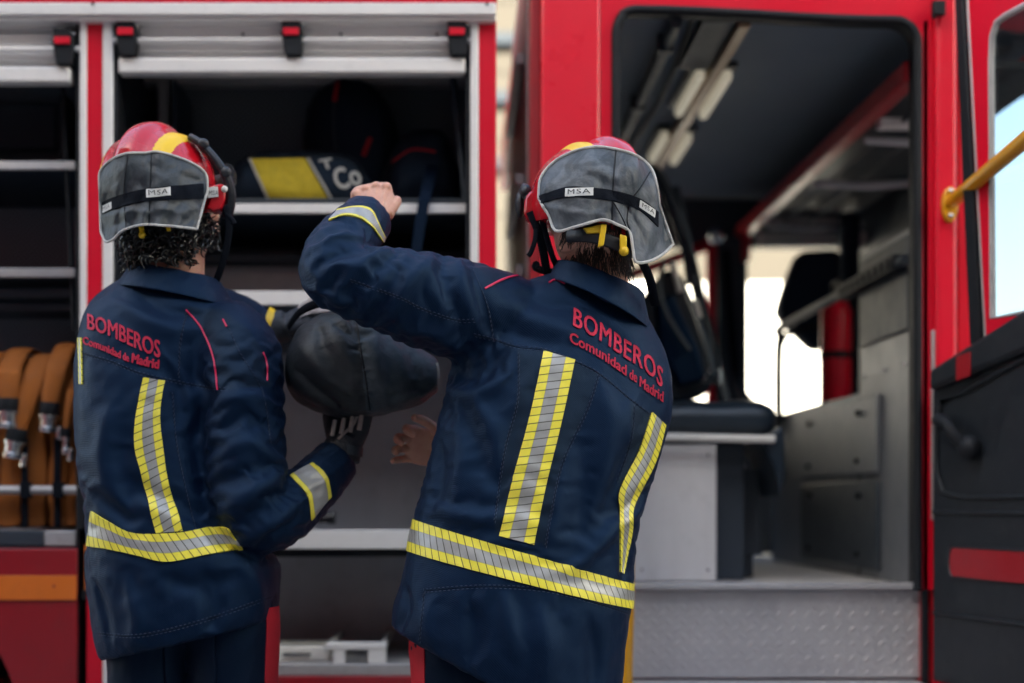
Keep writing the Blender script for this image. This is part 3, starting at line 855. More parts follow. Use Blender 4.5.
# riser and step under the cab door
m = MB(); m.pbox(605, 921, 590.5, 678, 3.735, 3.76); rs = part('step_riser', m, M['tread'])
m = MB(); m.pbox(605, 921, 583.5, 590, 3.71, 3.76); part('sill_strip', m, M['alu_dark'], rs)
a1, a2 = W(605, 682, 3.70), W(921, 682, 3.70)
m = MB(); m.box(a1.x, a2.x, 3.42, 3.76, a1.z - .03, a1.z); part('step', m, M['tread'])
m = MB(); m.box(a1.x - .1, 2.45, 3.76, 3.82, .35, .72); m.pbox(541, 605, 600, 800, 3.70, 3.76); part('cab_skirt', m, M['dark_red'])
m = MB(); m.tube(catmull([W(600, 420, 3.66), W(624, 445, 3.62), W(628, 560, 3.60), W(626, 683, 3.60), W(625, 760, 3.60), W(612, 790, 3.68)], 6), .0165, 12)
part('boarding_rail', m, M['yellow_paint'], bevel=0)
# front of the cab (driver side) behind the open door
m = MB(); m.box(2.58, 2.66, 3.74, DB + .1, ZF - .1, 1.40); m.box(1.69, 2.46, 3.9, DB, ZF - .1, ZF - .02)
part('cab_nose', m, M['dark_red'])
m = MB(); m.box(2.62, 2.626, 3.8, DB, 1.40, 2.955); part('windscreen', m, M['glass'], bevel=0)
m = MB(); m.tube([Vector((2.62, 3.77, 1.38)), Vector((2.62, 3.77, 2.95))], .035, 10); m.tube([Vector((2.62, DB, 1.38)), Vector((2.62, DB, 2.95))], .035, 10); part('windscreen_post', m, M['red'], bevel=0)
m = MB(); m.box(2.50, 2.54, 3.9, 5.9, 2.78, 2.95); m.box(2.49, 2.498, 3.95, 5.8, 2.84, 2.87, 1); part('sun_visor', m, [M['charcoal'], M['white']])
# wheels under the cab, mostly for the undercarriage
for x in (2.05,):
    m = MB(); rings = [[Vector((x + r * math.cos(t), 3.80 + d, .43 + r * math.sin(t))) for t in np.linspace(0, 2 * math.pi, 40, endpoint=False)] for r, d in prof]
    m.loft(rings); part('wheel', m, M['tyre'], bevel=0)
m = MB(); rings = [[Vector((ax.x + r * math.cos(t), 5.6 + d, .43 + r * math.sin(t))) for t in np.linspace(0, 2 * math.pi, 40, endpoint=False)] for r, d in prof]
m.loft(rings); part('wheel', m, M['tyre'], bevel=0)

# ---- the open cab door, hinged at the post and swung out
H0 = Vector((1.222, 3.655, 0)); H1 = Vector((1.312, 3.29, 0))
dv = (H1 - H0).normalized(); nv_ = Vector((dv.y, -dv.x, 0))          # towards the cab opening side (left)
if nv_.x > 0: nv_ = -nv_


def dpt(s, z, off=0):
    return H0 + dv * s + nv_ * off + Vector((0, 0, z))


def ds(px):
    """distance along the door at which picture column px is met"""
    k = (px - CX) / F
    return (H0.x - k * H0.y) / (k * dv.y - dv.x)


def dz(px, py):
    q = dpt(ds(px), 0); return CZ + (HY - py) * q.y / F


def dp(px, py, off=0):
    s = ds(px); q = dpt(s, 0)
    return dpt(s, dz(px, py), off)


def slab(pts, off0, off1, m=None, mi=0):
    m = m or MB(); m.prism([dpt(s, z, off0) for s, z in pts], nv_ * (off1 - off0), mi); return m


LEN = .98
led0, led1 = dz(932, 388), dz(1024, 335)
s1 = ds(1024); slope = (led1 - led0) / s1
zl = lambda s: led0 + slope * s if s < .62 else led0 + slope * .62
m = slab([(0, .62), (LEN, .62), (LEN, zl(LEN)), (.62, zl(.62)), (0, led0)], -.05, 0)
door = part('cab_door', m, M['trim'], bevel=.006)
# outer red skin
m = slab([(.0, .60), (LEN, .60), (LEN, zl(LEN) + .02), (.62, zl(.62) + .02), (0, led0 + .02)], -.075, -.051); part('door_skin', m, M['red'], door)
# ledge / arm-rest moulding along the window sill
m = MB()
for off0, off1, dzz0, dzz1 in ((0.001, .024, -.012, .040),):
    pts = [(0.02, led0 + dzz0 + .004), (LEN, zl(LEN) + dzz0), (LEN, zl(LEN) + dzz1 + .01), (.62, zl(.62) + dzz1 + .01), (0.02, led0 + dzz1 + .004)]
    slab(pts, off0, off1, m)
part('sill_moulding', m, M['trim'], door, bevel=.012, seg=3)
m = slab([(ds(966), dz(966, 381)), (ds(980), dz(980, 376)), (ds(980), dz(980, 352)), (ds(966), dz(966, 357))], .0245, .028); part('courtesy_lens', m, M['dark_red'], door, bevel=.001)
# recessed upper field: raised rim
def rim(pts, w, name, mat, closed=True):
    m = MB(); m.tube([dpt(s, z, .004) for s, z in pts], w, 8, closed=closed); return part(name, m, mat, door, bevel=0)
f0 = [(ds(943), dz(943, 402)), (ds(938), dz(938, 425)), (ds(938), dz(938, 470)), (ds(945), dz(945, 492)), (ds(962), dz(962, 497)), (LEN - .05, dz(962, 497)), (LEN - .05, zl(LEN) - .06), (.62, zl(.62) - .06), (ds(965), dz(965, 392))]
rim(f0, .006, 'panel_rim', M['trim'])
for zz in (dz(940, 512), dz(940, 613)):
    m = MB(); m.box(0, 0, 0, 0, 0, 0) if 0 else None
    m.tube([dpt(.01, zz, .002), dpt(LEN - .02, zz, .002)], .006, 8); part('panel_groove', m, M['trim'], door, bevel=0)
# red reflector in a rounded recess
z0, z1, sa = dz(950, 577), dz(950, 546), ds(950)
rp = [(sa + .02 * (1 - math.cos(R(a_))), (z0 + z1) / 2 + (z1 - z0) / 2 * math.sin(R(a_))) for a_ in range(-90, 91, 15)]
m = slab(rp + [(sa + .55, z1), (sa + .55, z0)], .001, .004); part('door_reflector', m, M['dark_red'], door, bevel=.001)
m = MB(); m.tube([dpt(s_, z_, .003) for s_, z_ in rp + [(sa + .55, z1), (sa + .55, z0)]], .0045, 8, closed=True); part('reflector_rim', m, M['plastic'], door, bevel=0)
# inner handle
h = [dp(950, 423, .02), dp(957, 421, .05), dp(966, 424, .055), dp(971, 434, .05), dp(975, 446, .03)]
m = MB(); m.tube(catmull(h, 5), [.019] * 8 + [.015] * 13, 10); m.ball(dp(976, 448, .02), (.028, .035, .032), 12, 8); part('door_handle', m, M['rubber'], door, bevel=0)
# window frame: red frame, black seals, glass
fz0 = lambda px: None
def strip(xa_t, xa_b, xb_t, xb_b, yt, yb, o0, o1, mat, name):
    m = MB(); p = [dp(xa_t, yt), dp(xb_t, yt), dp(xb_b, yb), dp(xa_b, yb)]
    m.prism([q + nv_ * o0 for q in p], nv_ * (o1 - o0)); return part(name, m, mat, door, bevel=.004)
strip(955, 973, 963, 984, -60, 345, -.03, .01, M['rubber'], 'weather_strip')
strip(963.2, 984.2, 965.5, 986.5, -60, 341, -.03, .002, M['alu_dark'], 'weather_strip')
ztop = dz(990, -60)
g0 = [(ds(991), dz(991, 318)), (ds(989.5), dz(989.5, 60)), (ds(990.5), dz(990.5, 36)), (ds(995), dz(995, 22)), (ds(1003), dz(1003, 16))]
zt = g0[-1][1]; zb = zl(.7) + .045
g0 = g0 + [(LEN - .12, zt), (LEN - .08, zt - .06), (LEN - .08, zb), (.62, zb), (.4, zl(.4) + .045)]
outl = [(ds(986), dz(986, 340)), (ds(966.5), dz(966.5, 60)), (ds(964.5), dz(964.5, 36)), (ds(964), ztop - .05), (ds(966), ztop), (LEN, ztop), (LEN, zt - .06), (LEN, zb - .03), (.62, zb - .03), (.4, zl(.4) + .03)]
m = MB(); n_ = len(g0)
A_ = m.add([dpt(s, z, 0) for s, z in g0]); B_ = m.add([dpt(s, z, 0) for s, z in outl]); C_ = m.add([dpt(s, z, -.012) for s, z in g0]); E_ = m.add([dpt(s, z, -.012) for s, z in outl])
for k in range(n_):
    q = (k + 1) % n_
    m.face([A_ + k, A_ + q, B_ + q, B_ + k]); m.face([C_ + k, C_ + q, A_ + q, A_ + k]); m.face([E_ + k, E_ + q, C_ + q, C_ + k]); m.face([B_ + k, B_ + q, E_ + q, E_ + k])
wf = part('window_frame', m, M['red'], door, bevel=0, angle=40)
m = MB(); m.tube([dpt(s, z, -.005) for s, z in g0], .008, 8, closed=True); part('window_seal', m, M['alu_dark'], door, bevel=0)
m = MB(); m.prism([dpt(s, z, -.010) for s, z in g0], nv_ * .004); part('window_pane', m, M['glass'], door, bevel=0)
# yellow grab rail from the post out along the door
fl = W(962, 195, 3.655)
m = MB(); e0 = W(958, 197, 3.60); e1 = W(1024, 141, 3.14); e2 = e1 + (e1 - e0) * 1.0
m.tube([e0 + Vector((.0, .055, -.004)), e0 + Vector((.002, .02, 0)), e0 + (e1 - e0) * .12, e1, e2], [.015, .018, .0185, .0185, .0185], 14)
gr_ = part('grab_bar', m, M['yellow_paint'], door, bevel=0)
m = MB()
pl = [e0 + Vector((.020 * math.cos(t) + .002, .058, .046 * math.sin(t) - .006)) for t in np.linspace(0, 2 * math.pi, 20, endpoint=False)]
m.prism(pl, (0, .02, 0)); part('rail_flange', m, M['yellow_paint'], gr_, bevel=.003)
for dz_ in (-.036, .028):
    m = MB(); m.ball(e0 + Vector((0, .054, dz_)), .007, 10, 6); part('flange_bolt', m, M['chrome'], gr_, bevel=0)
# ================================================================ tools for bodies and clothes
def eval_mesh(me, mods):
    o = bpy.data.objects.new('tmp', me); COL.objects.link(o)
    for t, kw in mods:
        md = o.modifiers.new('m', t)
        for k, v in kw.items(): setattr(md, k, v)
    dg = bpy.context.evaluated_depsgraph_get(); dg.update()
    out = bpy.data.meshes.new_from_object(o.evaluated_get(dg), depsgraph=dg)
    bpy.data.objects.remove(o)
    return out


def fuse(mb, voxel, smooth=6, fac=.5):
    """one continuous closed surface out of the overlapping volumes in mb"""
    me = mb.mesh()
    bm = bmesh.new(); bm.from_mesh(me); bmesh.ops.recalc_face_normals(bm, faces=bm.faces); bm.to_mesh(me); bm.free()
    mods = [('REMESH', dict(mode='VOXEL', voxel_size=voxel, use_smooth_shade=True))]
    if smooth: mods.append(('SMOOTH', dict(factor=fac, iterations=smooth)))
    r = eval_mesh(me, mods); bpy.data.meshes.remove(me)
    return r


def get_np(me):
    n = len(me.vertices)
    a = np.empty(n * 3); me.vertices.foreach_get('co', a)
    b = np.empty(n * 3); me.vertices.foreach_get('normal', b)
    return a.reshape(-1, 3), b.reshape(-1, 3)


def set_np(me, a):
    me.vertices.foreach_set('co', np.ascontiguousarray(a, dtype=np.float32).ravel()); me.update()


def bvh_of(me):
    return BVHTree.FromPolygons([v.co.copy() for v in me.vertices], [tuple(p.vertices) for p in me.polygons])


def ray(bvh, px, py):
    d = (W(px, py, 1.0) - CAM).normalized()
    h = bvh.ray_cast(CAM, d)
    return (h[0], h[1]) if h[0] is not None else (None, None)


def ray_line(bvh, pts, per=6):
    P = catmull([Vector((x, y, 0)) for x, y in pts], per) if len(pts) > 2 else [Vector((*pts[0], 0)).lerp(Vector((*pts[1], 0)), k / 10) for k in range(11)]
    out = []
    for p in P:
        h, n = ray(bvh, p.x, p.y)
        if h is not None: out.append((h, n))
    return out


def seg_dist(V, P):
    """distance of every vertex to a polyline and the position along it (0..1)"""
    P = np.array(P); best = np.full(len(V), 9.); pos = np.zeros(len(V))
    L = np.concatenate([[0], np.cumsum(np.linalg.norm(np.diff(P, axis=0), axis=1))])
    for i in range(len(P) - 1):
        a, b = P[i], P[i + 1]; ab = b - a; q = ab @ ab
        if q < 1e-12: continue
        t = np.clip(((V - a) @ ab) / q, 0, 1)
        d = np.linalg.norm(V - (a + t[:, None] * ab), axis=1)
        k = d < best; best[k] = d[k]; pos[k] = (L[i] + t[k] * (L[i + 1] - L[i])) / L[-1]
    return best, pos


def wrinkle(me, folds, amp=1., noise_amp=.0022, seed=0.):
    """folds: (picture polyline, half width m, height m); ridge > 0, crease < 0"""
    bv = bvh_of(me); V, N = get_np(me)
    D = np.zeros(len(V))
    for pts, w, a in folds:
        w = w * .78
        hit = ray_line(bv, pts)
        if len(hit) < 2: continue
        P = [h[0] for h in hit]; nrm = np.array(hit[len(hit) // 2][1])
        d, s = seg_dist(V, P)
        taper = np.clip(np.sin(np.pi * np.clip(s, .02, .98)), 0, 1) ** .6
        same = np.clip((N @ nrm) * 2 + .6, 0, 1)
        g = np.exp(-(d / w) ** 2) - .42 * np.exp(-((d - 1.9 * w) / w) ** 2)
        D += a * amp * g * taper * same
    nz = np.empty(len(V))
    for i, v in enumerate(V):
        p = Vector((v[0] * 1.0 + seed, v[1], v[2] * .72))
        q = p * 9 + noise.noise_vector(p * 5.) * .9
        r = 1 - abs(noise.noise(q)) * 2
        q2 = p * 21 + noise.noise_vector(p * 8.) * 1.4
        r2 = 1 - abs(noise.noise(q2 + Vector((3.3, seed, 1)))) * 2
        r3 = noise.noise(p * 48)
        nz[i] = r * abs(r) * 1.1 + .55 * r2 * abs(r2) + .12 * r3 - .55
    D += nz * noise_amp
    set_np(me, V + N * D[:, None])
    me.shade_smooth()
    return me


def crumple(me, slack, iters=160, seed=0., hi=.016, lo=.007, bend=.22, sag=.0004, amp=.003, pre=None):
    """let the cloth buckle: rest lengths are longer than the surface by SLACK(points, directions), so it settles into folds"""
    V0, N0 = get_np(me); V0 = V0.copy(); N0 = N0.copy(); n = len(V0)
    E = np.empty(len(me.edges) * 2, dtype=np.int32); me.edges.foreach_get('vertices', E); E = E.reshape(-1, 2)
    # diagonals of the quads and pairs two steps apart, for shear and bending
    quads = [p.vertices[:] for p in me.polygons if len(p.vertices) == 4]
    Q = np.array(quads, dtype=np.int32)
    dg_ = np.concatenate([Q[:, [0, 2]], Q[:, [1, 3]]])
    nb = [[] for _ in range(n)]
    for a_, b_ in E.tolist(): nb[a_].append(b_); nb[b_].append(a_)
    B = []
    for v in range(n):
        k = nb[v]
        if len(k) == 4:
            best = None
            d0 = V0[k[0]] - V0[v]
            j = min((1, 2, 3), key=lambda j: d0 @ (V0[k[j]] - V0[v]))
            o = [x for x in (1, 2, 3) if x != j]
            B.append((k[0], k[j])); B.append((k[o[0]], k[o[1]]))
    B = np.array(B, dtype=np.int32)
    B2 = []
    sets = []
    for pr, st in ((E, 1.), (dg_, .6), (B, bend)):
        i, j = pr[:, 0], pr[:, 1]; dv = V0[j] - V0[i]; L = np.linalg.norm(dv, axis=1) + 1e-9
        s = slack((V0[i] + V0[j]) / 2, dv / L[:, None])
        sets.append((i, j, L * (1 + s), st))
    cnt = np.zeros(n)
    for i, j, L, st in sets[:2]: cnt += np.bincount(i, minlength=n) + np.bincount(j, minlength=n)
    cb = np.bincount(B[:, 0], minlength=n) + np.bincount(B[:, 1], minlength=n) + 1e-9
    ofs = np.array([noise.noise(Vector(v) * 13 + Vector((seed, 0, 0))) + .5 * noise.noise(Vector(v) * 30 + Vector((0, seed, 0))) for v in V0])
    X = V0 + N0 * (ofs * amp)[:, None]
    if pre is not None: X = X + N0 * pre[:, None]
    for it in range(iters):
        for k, (i, j, L, st) in enumerate(sets):
            d = X[j] - X[i]; l = np.sqrt((d * d).sum(1)) + 1e-9
            g = d * ((l - L) / l * .5)[:, None]
            c_ = cnt if k < 2 else cb
            w = (1.5 if k == 0 else 1.) * st
            for ax in range(3):
                X[:, ax] += w * (np.bincount(i, g[:, ax], n) - np.bincount(j, g[:, ax], n)) / c_ * (1 if k == 2 else 1.6)
        X[:, 2] -= sag * .1
        D = X - V0; dn = (D * N0).sum(1); tn = D - N0 * dn[:, None]
        dn = np.clip(dn, -lo, hi); tl = np.linalg.norm(tn, axis=1) + 1e-9
        tn *= np.minimum(1, .011 / tl)[:, None]
        X = V0 + N0 * dn[:, None] + tn
    set_np(me, X); me.shade_smooth()
    return me


def refine(me):
    out = eval_mesh(me, [('SUBSURF', dict(levels=1, subdivision_type='CATMULL_CLARK'))]); bpy.data.meshes.remove(me)
    return out


def fold_seed(me, folds, amp=1.):
    bv = bvh_of(me); V, N = get_np(me); D = np.zeros(len(V))
    for pts, w, a in folds:
        hit = ray_line(bv, pts)
        if len(hit) < 2: continue
        nrm = np.array(hit[len(hit) // 2][1]); d, s = seg_dist(V, [h[0] for h in hit])
        taper = np.clip(np.sin(np.pi * np.clip(s, .02, .98)), 0, 1) ** .6
        D += a * amp * np.exp(-(d / w) ** 1.5) * taper * np.clip((N @ nrm) * 2 + .6, 0, 1)
    return D


def panels(me, polys):
    """mark cloth panels of the second fabric, outlined in the picture, on the side facing the camera"""
    V, N = get_np(me); px = CX + V[:, 0] * F / V[:, 1]; py = HY - (V[:, 2] - CZ) * F / V[:, 1]
    val = np.zeros(len(V)); front = ((np.array(CAM) - V) * N).sum(1) > 0
    for poly, amt in polys:
        ins = np.zeros(len(V), bool)
        for (x0, y0), (x1, y1) in zip(poly, poly[1:] + poly[:1]):
            if y0 == y1: continue
            t = (py - y0) / (y1 - y0); ins ^= ((y0 > py) != (y1 > py)) & (px < x0 + t * (x1 - x0))
        val[ins & front] = amt
    at = me.attributes.new('panel', 'FLOAT', 'POINT'); at.data.foreach_set('value', val.astype(np.float32))


def patch(bvh, left, right, nv, nu, off=.002, thick=.0012):
    """strip laid on a cloth surface between two picture lines; UV x across, y along in metres"""
    m = MB()
    Lp = resample(catmull([Vector((x, y, 0)) for x, y in left], 8), nv); Rp = resample(catmull([Vector((x, y, 0)) for x, y in right], 8), nv)
    rows = []
    for a, b in zip(Lp, Rp):
        row = []
        for k in range(nu + 1):
            p = a.lerp(b, k / nu); h, n = ray(bvh, p.x, p.y)
            row.append(None if h is None else (h, n))
        rows.append(row)
    # fill the misses from neighbours in the row
    grid = []; along = [0.]
    for row in rows:
        good = [k for k in range(nu + 1) if row[k] is not None]
        if not good: continue
        grid.append([row[k] if row[k] is not None else row[min(good, key=lambda g: abs(g - k))] for k in range(nu + 1)])
    for i in range(1, len(grid)):
        along.append(along[-1] + (grid[i][nu // 2][0] - grid[i - 1][nu // 2][0]).length)
    w = nu + 1
    top = m.add([h + n * (off + thick) for row in grid for h, n in row]); bot = m.add([h + n * (off - .004) for row in grid for h, n in row])
    for i in range(len(grid) - 1):
        for k in range(nu):
            q = [i * w + k, i * w + k + 1, (i + 1) * w + k + 1, (i + 1) * w + k]
            uv = [(k / nu, along[i]), ((k + 1) / nu, along[i]), ((k + 1) / nu, along[i + 1]), (k / nu, along[i + 1])]
            m.face([top + x for x in q], 0, uv)
            m.face([bot + x for x in q[::-1]], 0, uv[::-1])
        for k in (0, nu):
            a, b = i * w + k, (i + 1) * w + k
            u = k / nu; uv = [(u, along[i]), (u, along[i + 1]), (u, along[i + 1]), (u, along[i])]
            m.face([top + a, top + b, bot + b, bot + a], 0, uv)
    for i in (0, len(grid) - 1):
        for k in range(nu):
            a, b = i * w + k, i * w + k + 1
            m.face([top + a, top + b, bot + b, bot + a], 0, [(k / nu, along[i])] * 4)
    return m


def line_on(bvh, pts, r=.0012, off=.0006, n=6, per=8):
    """cord or piping laid on a surface along a picture line"""
    hits = ray_line(bvh, pts, per)
    m = MB()
    if len(hits) > 1: m.tube([h + nn * off for h, nn in hits], r, n)
    return m


def stitches(bvh, lines, gap=.0045, r=.0007):
    """dashed thread lines"""
    m = MB()
    for pts in lines:
        hits = ray_line(bvh, pts, 12)
        if len(hits) < 2: continue
        P = [h + n * .0006 for h, n in hits]
        L = sum((P[i + 1] - P[i]).length for i in range(len(P) - 1)); k = max(4, int(L / gap)) // 2 * 2
        Q = resample(P, k)
        for i in range(0, k - 1, 2): m.tube([Q[i], Q[i + 1]], r, 4)
    return m


def text_mesh(body, bold=0., spacing=1.0):
    c = bpy.data.curves.new('lettering', 'FONT'); c.body = body; c.size = 1; c.space_character = spacing; c.resolution_u = 3
    o = bpy.data.objects.new('tmp', c); COL.objects.link(o)
    dg = bpy.context.evaluated_depsgraph_get(); dg.update()
    me = bpy.data.meshes.new_from_object(o.evaluated_get(dg), depsgraph=dg); bpy.data.objects.remove(o)
    bm = bmesh.new(); bm.from_mesh(me); bmesh.ops.remove_doubles(bm, verts=bm.verts, dist=1e-5)
    xs = [v.co.x for v in bm.verts]
    for ax, lo, hi in ((0, min(xs), max(xs)), (1, -.25, .75)):
        for k in range(1, int((hi - lo) / .14) + 1):
            p = Vector((0, 0, 0)); p[ax] = lo + k * .14 + .0031; nn = Vector((0, 0, 0)); nn[ax] = 1
            bmesh.ops.bisect_plane(bm, geom=bm.verts[:] + bm.edges[:] + bm.faces[:], plane_co=p, plane_no=nn)
    bmesh.ops.triangulate(bm, faces=bm.faces)
    bm.verts.index_update()
    text_mesh.rim = [(e.verts[0].index, e.verts[1].index) for e in bm.edges if len(e.link_faces) == 1]
    V = [v.co.copy() for v in bm.verts]; Fc = [[v.index for v in f.verts] for f in bm.faces]; bm.free()
    return V, Fc


def text_on(bvh, body, base, cap, up=(0, -1), bold=.02, off=.0025, spacing=1.0, cap2=None):
    """lettering embroidered along a picture base line on a surface"""
    V, Fc = text_mesh(body, bold, spacing)
    x0, x1 = min(v.x for v in V), max(v.x for v in V)
    B = resample(catmull([Vector((x, y, 0)) for x, y in base], 8), 60)
    caph = .70
    m = MB(); ok = []
    for v in V:
        s = (v.x - x0) / (x1 - x0) * 59; i = min(58, int(s)); p = B[i].lerp(B[i + 1], s - i)
        h_ = cap + ((cap2 or cap) - cap) * s / 59
        q = (p.x + up[0] * v.y / caph * h_, p.y + up[1] * v.y / caph * h_)
        h, n = ray(bvh, *q)
        ok.append(h is not None)
        m.add([h + n * off if h is not None else Vector((0, 0, 0))])
    for f in Fc:
        if all(ok[i] for i in f): m.face(f)
    r = .0003 + bold * .045
    P = list(m.v)
    for i, j in text_mesh.rim:
        if ok[i] and ok[j] and (P[i] - P[j]).length > 1e-6: m.tube([P[i], P[j]], r, 5)
    return m


class Rings:
    """a garment trunk: rings given by their left and right ends in the picture, a distance and a depth radius"""

    def __init__(self, rows, n=64, ex=2.35, per=5):
        self.n = n
        P = [[Vector((l[0], l[1], 0)), Vector((r[0], r[1], 0)), Vector((D, b, 0))] for l, r, D, b in rows]
        cols = [catmull([p[k] for p in P], per) for k in range(3)]
        self.rings = []
        for a, b_, c in zip(*cols):
            Lp, Rp = W(a.x, a.y, c.x), W(b_.x, b_.y, c.x)
            C = (Lp + Rp) / 2; e = (Rp - Lp) / 2; ring = []
            for j in range(n):
                t = 2 * math.pi * j / n; ct, s_ = math.cos(t), math.sin(t)
                cp = math.copysign(abs(ct) ** (2 / ex), ct); sp = math.copysign(abs(s_) ** (2 / ex), s_)
                ring.append(C + e * cp + Vector((0, -c.y * sp, 0)))
            self.rings.append(ring)


def arm_points(rows, per=6):
    """sleeve: (px, py, D, radius m)"""
    P = catmull([W(a, b, D) for a, b, D, r in rows], per)
    rr = [v.x for v in catmull([Vector((r, 0, 0)) for a, b, D, r in rows], per)]
    return P, rr


def frame(y, z):
    """rotation whose Y axis runs along the fingers and Z out of the back of the hand"""
    y = Vector(y).normalized(); z = Vector(z); z = (z - y * z.dot(y)).normalized(); x = y.cross(z)
    return Matrix((x, y, z)).transposed()


def hand(mb, wrist, y, z, side=1, s=1., curl=(40, 40, 40, 45), thumb=(20, 25), spread=4, fat=1., tc=1.):
    """palm, four fingers and a thumb; side = +1 puts the thumb on local +X"""
    Rm = frame(y, z); w = Vector(wrist)
    T = lambda p: w + Rm @ (Vector((p[0] * side, p[1], p[2])) * s)
    rings = []
    for yy, hw, ht in ((-.03, .026, .020), (0., .028, .019), (.03, .038, .017), (.06, .042, .015), (.085, .041, .0125), (.098, .034, .008)):
        rings.append([T((hw * fat * math.copysign(abs(math.cos(a)) ** .8, math.cos(a)), yy, ht * fat * math.sin(a) - .002)) for a in np.linspace(0, 2 * math.pi, 20, endpoint=False)])
    mb.loft(rings)
    mb.ball(T((.022, .032, -.008)), .020 * s * fat, 12, 8)
    for k, (x, y0, L, r) in enumerate(((.030, .086, .078, .0092), (.0105, .091, .086, .0094), (-.010, .088, .079, .0089), (-.029, .080, .061, .0078))):
        c = R(curl[k]); a = 0.; sp = R(spread * (1.5 - k))
        p = Vector((x * fat, y0 - .012, -.001)); pts = [p.copy()]; dirs = Vector((math.sin(sp), math.cos(sp), 0))
        for j, (fr_, cc) in enumerate(((.16, 0), (.40, 1.0), (.27, 1.15), (.22, .75))):
            a += c * cc
            d = Vector((dirs.x * math.cos(a), dirs.y * math.cos(a), -math.sin(a)))
            q = pts[-1] + d * L * fr_ * 1.0; pts.append(q)
        rr = [r * 1.05, r * 1.1, r * 1.0, r * .96, r * .78]
        P = [T(q) for q in pts]
        C = catmull(P, 4); RR = [v.x for v in catmull([Vector((q, 0, 0)) for q in rr], 4)]
        mb.tube(C, [q * s * fat for q in RR], 12)
        mb.ball(P[-1], r * .80 * s * fat, 10, 8)
        for j in (1, 2, 3): mb.ball(P[j], r * 1.08 * s * fat, 10, 8)
    for x, y0 in ((.030, .084), (.0105, .090), (-.010, .087), (-.029, .078)):
        mb.ball(T((x * fat, y0 - .006, .0075)), .0098 * s * fat, 10, 8)
        mb.tube([T((x * .55 * fat, .01, .0135)), T((x * .8 * fat, .045, .0125)), T((x * fat, y0 - .010, .0095))], [.0034 * s, .0040 * s, .0048 * s], 8)
    a, b = R(thumb[0]), R(thumb[1])
    p0 = Vector((.024, .018, -.006)); d1 = Vector((math.cos(a) * .72, math.sin(a) + .45, -.30 * tc)).normalized(); p1 = p0 + d1 * .044
    d2 = Vector((d1.x * math.cos(b) - .1, d1.y + .25 * math.sin(b), d1.z - math.sin(b) * .8 * tc)).normalized(); p2 = p1 + d2 * .032
    d3 = Vector((d2.x - .2, d2.y + .1, d2.z - .25 * tc)).normalized(); p3 = p2 + d3 * .024
    mb.tube(catmull([T(q) for q in (p0, p1, p2, p3)], 4), [v.x * s * fat for v in catmull([Vector((q, 0, 0)) for q in (.016, .0115, .0105, .0085)], 4)], 12)
    mb.ball(T(p3), .0086 * s * fat, 10, 8)
    return mb


def head(mb, c, face, up=(0, 0, 1), s=1.):
    """skull, jaw, nose, lips, ears; FACE is the way the person looks"""
    f = Vector(face).normalized(); u = Vector(up); u = (u - f * u.dot(f)).normalized(); r = f.cross(u)
    Rm = Matrix((r, f, u)).transposed(); c = Vector(c)
    T = lambda x, y, z: c + Rm @ (Vector((x, y, z)) * s)
    mb.ball(T(0, -.012, .035), (.076 * s, .098 * s, .086 * s), 24, 16, rot=Rm)
    mb.ball(T(0, .030, -.030), (.062 * s, .066 * s, .085 * s), 20, 14, rot=Rm)
    mb.ball(T(0, .058, -.090), (.030 * s, .030 * s, .022 * s), 16, 10, rot=Rm)       # chin
    for sx in (-1, 1):
        mb.ball(T(sx * .052, .01, -.065), (.016 * s, .038 * s, .026 * s), 14, 10, rot=Rm)   # jaw corner
        mb.ball(T(sx * .043, .062, -.018), (.022 * s, .02 * s, .018 * s), 14, 10, rot=Rm)  # cheek
        mb.ball(T(sx * .078, -.008, -.008), (.010 * s, .020 * s, .033 * s), 14, 10, rot=Rm)  # ear
        mb.ball(T(sx * .03, .082, .028), (.024 * s, .012 * s, .008 * s), 12, 8, rot=Rm)   # brow
    mb.tube([T(0, .085, .018), T(0, .102, -.012), T(0, .108, -.026)], [.009 * s, .011 * s, .014 * s], 12)
    mb.ball(T(0, .108, -.027), .013 * s, 12, 8)
    mb.ball(T(0, .086, -.055), (.024 * s, .012 * s, .006 * s), 12, 8, rot=Rm); mb.ball(T(0, .084, -.066), (.021 * s, .012 * s, .007 * s), 12, 8, rot=Rm)
    return T, Rm


def leg_tubes(mb, pts, n=22):
    mb.tube([Vector(p[:3]) for p in pts], [p[3] for p in pts], n)


def boot(mb, x, y, ang):
    """work boot with sole and heel, toe along ANG"""
    d = Vector((math.sin(ang), math.cos(ang), 0)); s_ = Vector((d.y, -d.x, 0)); c = Vector((x, y, 0))
    rings = []
    for t, hw, z0, z1 in ((-.09, .03, .03, .06), (-.085, .042, .025, .15), (-.03, .047, .025, .155), (.03, .046, .025, .12), (.09, .050, .025, .085), (.15, .050, .025, .075), (.185, .034, .03, .06), (.192, .015, .035, .05)):
        zc, hz = (z0 + z1) / 2, (z1 - z0) / 2
        rings.append([c + d * t + s_ * (hw * math.copysign(abs(math.cos(a)) ** .7, math.cos(a))) + Vector((0, 0, zc + hz * math.copysign(abs(math.sin(a)) ** .7, math.sin(a)))) for a in np.linspace(0, 2 * math.pi, 20, endpoint=False)])
    mb.loft(rings)
    out = [c + d * t + s_ * w for t, w in ((-.095, -.036), (-.02, -.044), (.1, -.052), (.17, -.045), (.195, 0), (.17, .045), (.1, .052), (-.02, .044), (-.095, .036))]
    mb.prism(out, (0, 0, .028), 1)
    mb.tube([c + Vector((0, 0, .12)) - d * .035, c + Vector((0, 0, .30)) - d * .04], [.055, .06], 18)


